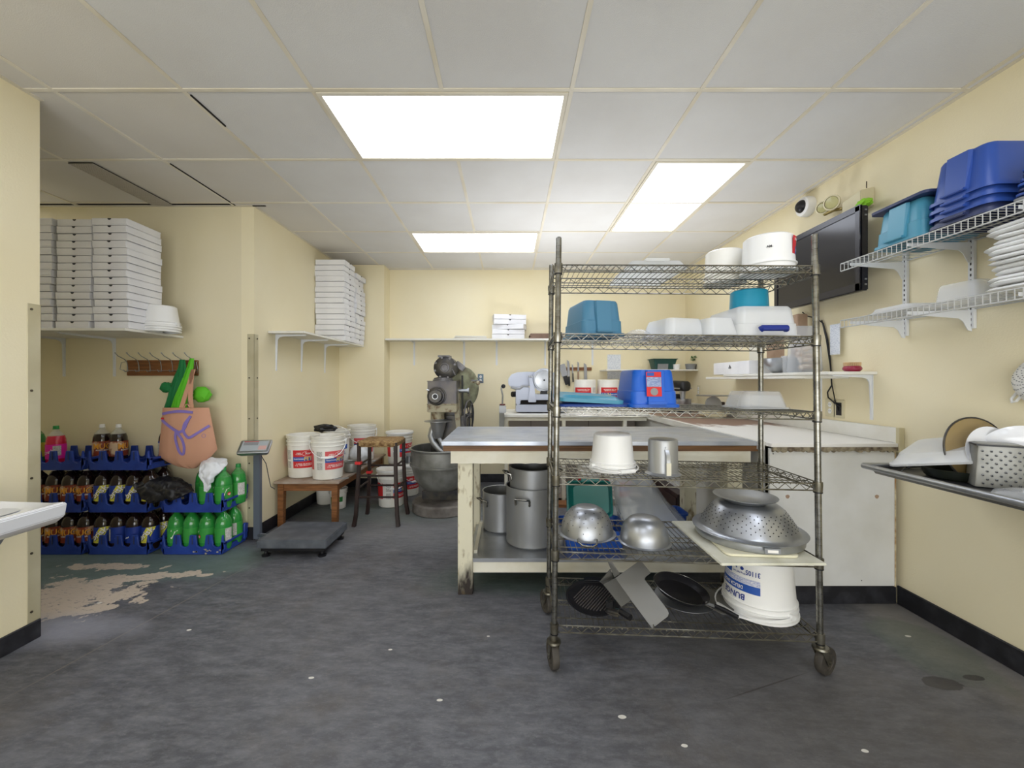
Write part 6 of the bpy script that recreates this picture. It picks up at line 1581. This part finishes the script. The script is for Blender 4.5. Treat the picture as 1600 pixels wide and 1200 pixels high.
# ---------------------------------------------------------------- wire wall shelves on slotted standards
t = thing('wall_shelf_system', 'white slotted wall standards holding two wire shelves', 'shelf', (0,0,0))
SY = (2.241, 1.919, 1.5)
for y in SY:
    mb = MB(); mb.box(XR-.016, XR-.001, y-.0125, y+.0125, 1.492, 2.0); st = mb.build('wall_standard', M_['wmetal'], t, bevel=.001, seg=1)
    mb = MB()
    for k in range(19): mb.box(XR-.0168, XR-.0158, y-.003, y+.003, 1.502+.026*k, 1.514+.026*k)
    mb.build('slot', M_['ink'], st)
for z in (1.905, 1.586):
    for y in SY:
        mb = MB(); mb.prism([(0, -.006), (.30, -.012), (.30, -.026), (.06, -.045), (.04, -.06), (.018, -.10), (0, -.105)], -.0015, .0015, T(XR-.012, y, z-.002) @ RZ(180) @ RX(90)); mb.build('bracket_arm', M_['wmetal'], t)
for z, lip, lbl in ((1.905, .042, 'up'), (1.586, .040, 'lo')):
    xf = 1.87; ya, yb = 1.0, 2.306
    mb = MB()
    for zz, x in ((z, xf), (z-lip, xf), (z-.003, XR-.01), (z-.003, 2.03)): mb.tube([(x, ya, zz), (x, yb, zz)], .0032, 6)
    sh = mb.build('wire_shelf', M_['wwire'], t)
    mb = MB(); n = 52
    for k in range(n):
        y = ya+(yb-ya)*k/(n-1); mb.tube([(xf-.002, y, z-lip), (xf-.002, y, z), (XR-.008, y, z)], .0019, 4)
    mb.build('wire_deck', M_['wwire'], sh, kind='stuff')
zu = 1.911
bin_('storage_bin', 'teal bin upside down next to the television on the upper wire shelf', 'bin', (2.01, 1.985, zu), .25, .26, .185, M_['teal'], rz=90, handles=True)
lid_('bin_cover', 'dark slate lid resting on top of the teal bin', 'lid', (2.01, 1.985, zu+.187), .27, .29, M_['navydk'], th=.022)
for k in range(4):
    bin_('storage_bin', 'navy blue bin, %s rim of the upside-down nested stack' % ('bottom', 'third', 'second', 'top')[k], 'bin', (2.015, 1.72, zu+.001+.034*k), .24, .27, .185, M_['navydk'] if k == 0 else M_['navybin'], rz=90, handles=True, group='nested navy bins on the upper wire shelf', mid=False, r=.04)
cols = ['grey', 'navybin', 'navydk', 'bluebin', 'navybin', 'navydk', 'navybin', 'teal']
for k in range(8):
    lid_('bin_cover', '%s bin lid, %s from the bottom of the leaning lid stack' % ({'grey': 'grey', 'navybin': 'navy', 'navydk': 'dark slate', 'bluebin': 'blue', 'teal': 'pale teal'}[cols[k]], ORD[k]), 'lid', (2.03+.004*(k % 3)+.005*k, 1.40, zu+.002+.018*k), .29, .28, M_[cols[k]], th=.015, rz=(k*37) % 9-4, rot=(math.radians(2), 0, math.radians((k*37) % 9-4)), group='bin lids on the upper wire shelf')
zlw = 1.592
for k in range(13):
    lb = 'white flexible plastic lid, %s from the top of the tall stack' % ORD[12-k]
    t = thing('flexible_cover', lb, 'lid', (2.005+random.uniform(-.012, .012), 1.47+random.uniform(-.015, .015), zlw+.0195*k+.001), random.uniform(-7, 7), 'white lids on the lower wire shelf')
    mb = MB(); rnd = random.Random(k); ph = rnd.uniform(0, 6); rings = []
    for zz, w, d in ((.001, .20, .24), (.0, .262, .302), (.004, .272, .312), (.012, .255, .295), (.014, .22, .26)):
        rings.append([(x, y, zz+(.0035*(1+math.sin(5*math.atan2(y, x)+ph)) if w > .21 else 0)) for x, y in rrect(w, d, .05, 6)])
    mb.rings(rings); mb.build('lid', M_['white'], t, smooth=60)
bin_('food_container', 'clear acrylic box upside down on the lower wire shelf', 'container', (2.04, 1.80, zlw), .18, .17, .085, M_['clear'], rz=4, ribs=False, mid=False, lip=.004, taper=.9, r=.015)
bin_('food_container', 'flat clear tray at the far end of the lower wire shelf', 'container', (2.0, 2.06, zlw), .2, .24, .028, M_['clear2'], rz=-4, ribs=False, mid=False, lip=.004, taper=.9, r=.03)

# ---------------------------------------------------------------- steel drainboard
ZD = .845; xf = 1.68; yb = 1.95
t = thing('steel_drainboard', 'stainless drainboard with rolled rim fixed to the right wall', 'drainboard', (0,0,0))
mb = MB(); mb.tube([(xf, .7, ZD), (xf, yb-.012, ZD), (xf+.012, yb, ZD), (XR, yb, ZD)], .0125, 12); mb.build('rolled_rim', M_['steel'], t)
mb = MB(); mb.rings([[(xf+.006, y, ZD+.0), (xf+.05, y, ZD-.012), (XR, y, ZD-.014), (XR, y, ZD-.018), (xf+.05, y, ZD-.016), (xf+.004, y, ZD-.006)] for y in (.7, yb-.03, yb)]); mb.build('drain_floor', mat('wet_dark_steel', '#55565a', .3, metal=.8), t)
mb = MB(); mb.rings([[(xf+.012, y, ZD-.008), (xf+.03, y, ZD-.03), (xf+.034, y, ZD-.03), (xf+.034, y, ZD-.01)] for y in (.7, yb-.04)]); mb.build('under_flange', M_['sheet'], t)
mb = MB(); mb.box(XR-.015, XR-.001, .7, yb, ZD-.01, ZD+.05); mb.build('rear_splash', M_['steel'], t)
for y in (.85,):
    mb = MB(); mb.prism([(0, -.02), (.35, -.02), (.35, -.035), (0, -.22)], -.01, .01, T(XR, y, ZD) @ RZ(180) @ RX(90)); mb.build('support_bracket', M_['alu'], t)
zd = ZD-.010
t = thing('saute_pan', 'dark pan with black handle lying on the drainboard', 'pan', (1.90, 1.74, zd), 0)
mb = MB(); mb.lathe([(.0001, 0), (.09, 0), (.10, .01), (.108, .04), (.105, .04), (.096, .012), (.0001, .005)], 40); mb.build('pan', mat('seasoned_dark', '#20241c', .35), t)
mb = MB(); mb.tube([(.09, -.05, .03), (.15, -.10, .035)], .010, 8); mb.build('handle', M_['black'], t)
t = thing('kitchen_knife', 'dark handled spatula propped across the drainboard end', 'spatula', (0,0,0))
mb = MB(); mb.tube([at(1417, 731, 1.84), at(1430, 724.5, 1.83), at(1445, 719, 1.82), at(1456, 717, 1.81)], [.006, .009, .010, .009], 10); mb.build('handle', M_['black'], t)
mb = MB(); mb.tube([at(1407, 738, 1.85), at(1412, 733, 1.85), at(1418, 731, 1.84)], .0025, 6); mb.build('shank', M_['chrome'], t)
t.name = 'spatula'
t = bin_('container_cover', 'large clear plastic lid tilted over the dark pan', 'lid', (1.92, 1.80, .925), .26, .30, .045, M_['clear2'], ribs=False, mid=False, lip=.008, taper=.85)
t.rotation_euler = (math.radians(-14), math.radians(-16), math.radians(24))
t = thing('glass_cover', 'round amber glass lid standing on edge behind the plates', 'lid', (X(1553, 1.66), 1.72, .955), 0)
Mg = RX(80) @ RY(0)
mb = MB(); mb.lathe([(.0001, .03), (.08, .022), (.135, .002), (.135, -.002), (.08, .018), (.0001, .026)], 44, Mg); mb.build('glass', M_['amber'], t)
mb = MB(); mb.tube([(.137*math.cos(a), .137*math.sin(a), 0) for a in [2*PI*k/48 for k in range(48)]], .004, 6, True, M=Mg); mb.build('rim', M_['darkmetal'], t)
t = thing('dinner_plate', 'pale plate standing on edge in front of the glass lid', 'plate', (X(1549, 1.66), 1.665, .945), 0)
mb = MB(); mb.lathe([(.0001, 0), (.07, 0), (.112, .014), (.114, .018), (.07, .006), (.0001, .006)], 44, RX(76)); mb.build('plate', M_['ceramic'], t)
t = thing('white_bowl', 'glossy white bowl leaning beside the grater', 'bowl', (X(1597, 1.62), 1.62, .95), 0)
t.scale = (.9, .9, .9)
mb = MB(); mb.lathe([(.0001, 0), (.05, 0), (.09, .02), (.118, .055), (.12, .06), (.112, .056), (.08, .024), (.0001, .008)], 44, RX(-58) @ RY(20)); mb.build('bowl', M_['ceramic'], t)
t = thing('box_grater', 'steel box grater standing on the drainboard', 'grater', (1.905, 1.60, zd+.001), -33)
secs = [(0, .145, .10), (.16, .125, .085), (.168, .11, .07)]
mb = MB(); mb.rings([[(x, y, z) for x, y in rrect(w, d, .006, 2)] for z, w, d in secs]); mb.build('body', M_['aluold'], t, smooth=30)
mb = MB(); mbh = MB()
for r_ in range(9):
    for c_ in range(5):
        x = -.05+.024*c_+(.012 if r_ % 2 else 0); z = .015+.0155*r_; y = -.05+.0075*z/.16-.0008
        if abs(x) > .058: continue
        mb.lathe([(.0001, .0), (.0045, 0), (.003, .003), (.0001, .003)], 8, T(x, y, z) @ RX(90)); mbh.cyl((x, y-.003, z-.0005), (x, y-.0036, z-.0005), .0028, n=7)
mb.build('raised_tooth', M_['alu'], t, kind='stuff'); mbh.build('grating_hole', M_['ink'], t, kind='stuff')
mb = MB(); mb.box(-.066, .066, -.046, .046, .158, .164); mb.build('top_handle', M_['black'], t)
t = thing('jar', 'jar with dark red lid at the frame edge beside the grater', 'jar', (2.045, 1.57, zd+.001))
mb = MB(); mb.lathe([(.0001, 0), (.045, 0), (.048, .01), (.048, .09), (.042, .105), (.0001, .105)], 28); mb.build('glass', M_['darkmetal'], t)
mb = MB(); mb.lathe([(.0001, .105), (.046, .104), (.047, .135), (.043, .138), (.0001, .138)], 28); mb.build('lid', M_['darkred'], t)
t = thing('clamshell', 'clear plastic clamshell pack lying in front of the grater', 'container', (1.88, 1.43, zd), 4)
mb = MB(); rings = []
for z, w, d in ((0, .24, .14), (.004, .26, .16), (.018, .25, .15), (.03, .2, .1), (.032, .05, .02)):
    rings.append([(x, y, z+(.004*math.sin(6*math.atan2(y, x)+z*40) if z > .01 else 0)) for x, y in rrect(w, d, .03, 6)])
mb.rings(rings); mb.build('shell', M_['clear'], t, smooth=50)
for x in (-.06, 0, .06):
    mb = MB(); mb.sphere((x, 0, .022), .022, 8, sz=.7); mb.build('bubble', M_['clear'], t, smooth=60)
# hanging white colander
t = thing('hanging_colander', 'white plastic colander hanging flat against the right wall', 'colander', (XR-.012, 1.66, 1.245), 0)
Mh = RZ(-90) @ RX(90)
mb = MB(); mb.lathe([(.0001, .06), (.05, .058), (.075, .04), (.088, .008), (.1, .004), (.1, 0), (.086, .003), (.07, .036), (.0001, .052)], 44, Mh); mb.build('bowl', M_['white'], t, smooth=50)
mb = MB(); mb.tube([(-.0, .085, -.045), (-.004, .103, -.075), (-.006, .10, -.09), (-.006, .085, -.085), (0, .075, -.065)], .005, 8); mb.build('ear', M_['white'], t)
mb = MB()
for k in range(14):
    for q in range(7):
        a = 2*PI*k/14+.1*q; r = .078-.009*q if q < 3 else .05-.009*(q-3); z = (.034, .045, .052, .0585, .0595, .060, .0603)[q]
        mb.cyl((r*math.cos(a), r*math.sin(a), z-.001), (r*math.cos(a), r*math.sin(a), z+.0012), .0022, n=5, M=Mh)
mb.build('punched_hole', M_['grey'], t, kind='stuff')
mb = MB(); mb.tube([(0, 0, .10), (-.02, 0, .10), (-.02, 0, .11)], .003, 6); mb.build('hook', M_['steel'], t)

t = MB(); t.lathe([(.0001, 0), (.02, .0), (.024, .05), (.034, .052), (.034, .055), (.022, .054), (.018, .004), (.0001, .003)], 20)
tag(t.build('small_strainer', M_['chrome'], loc=(2.144, 2.04, .895)), 'tiny metal strainer cup hooked on the right wall above the drainboard', 'strainer')
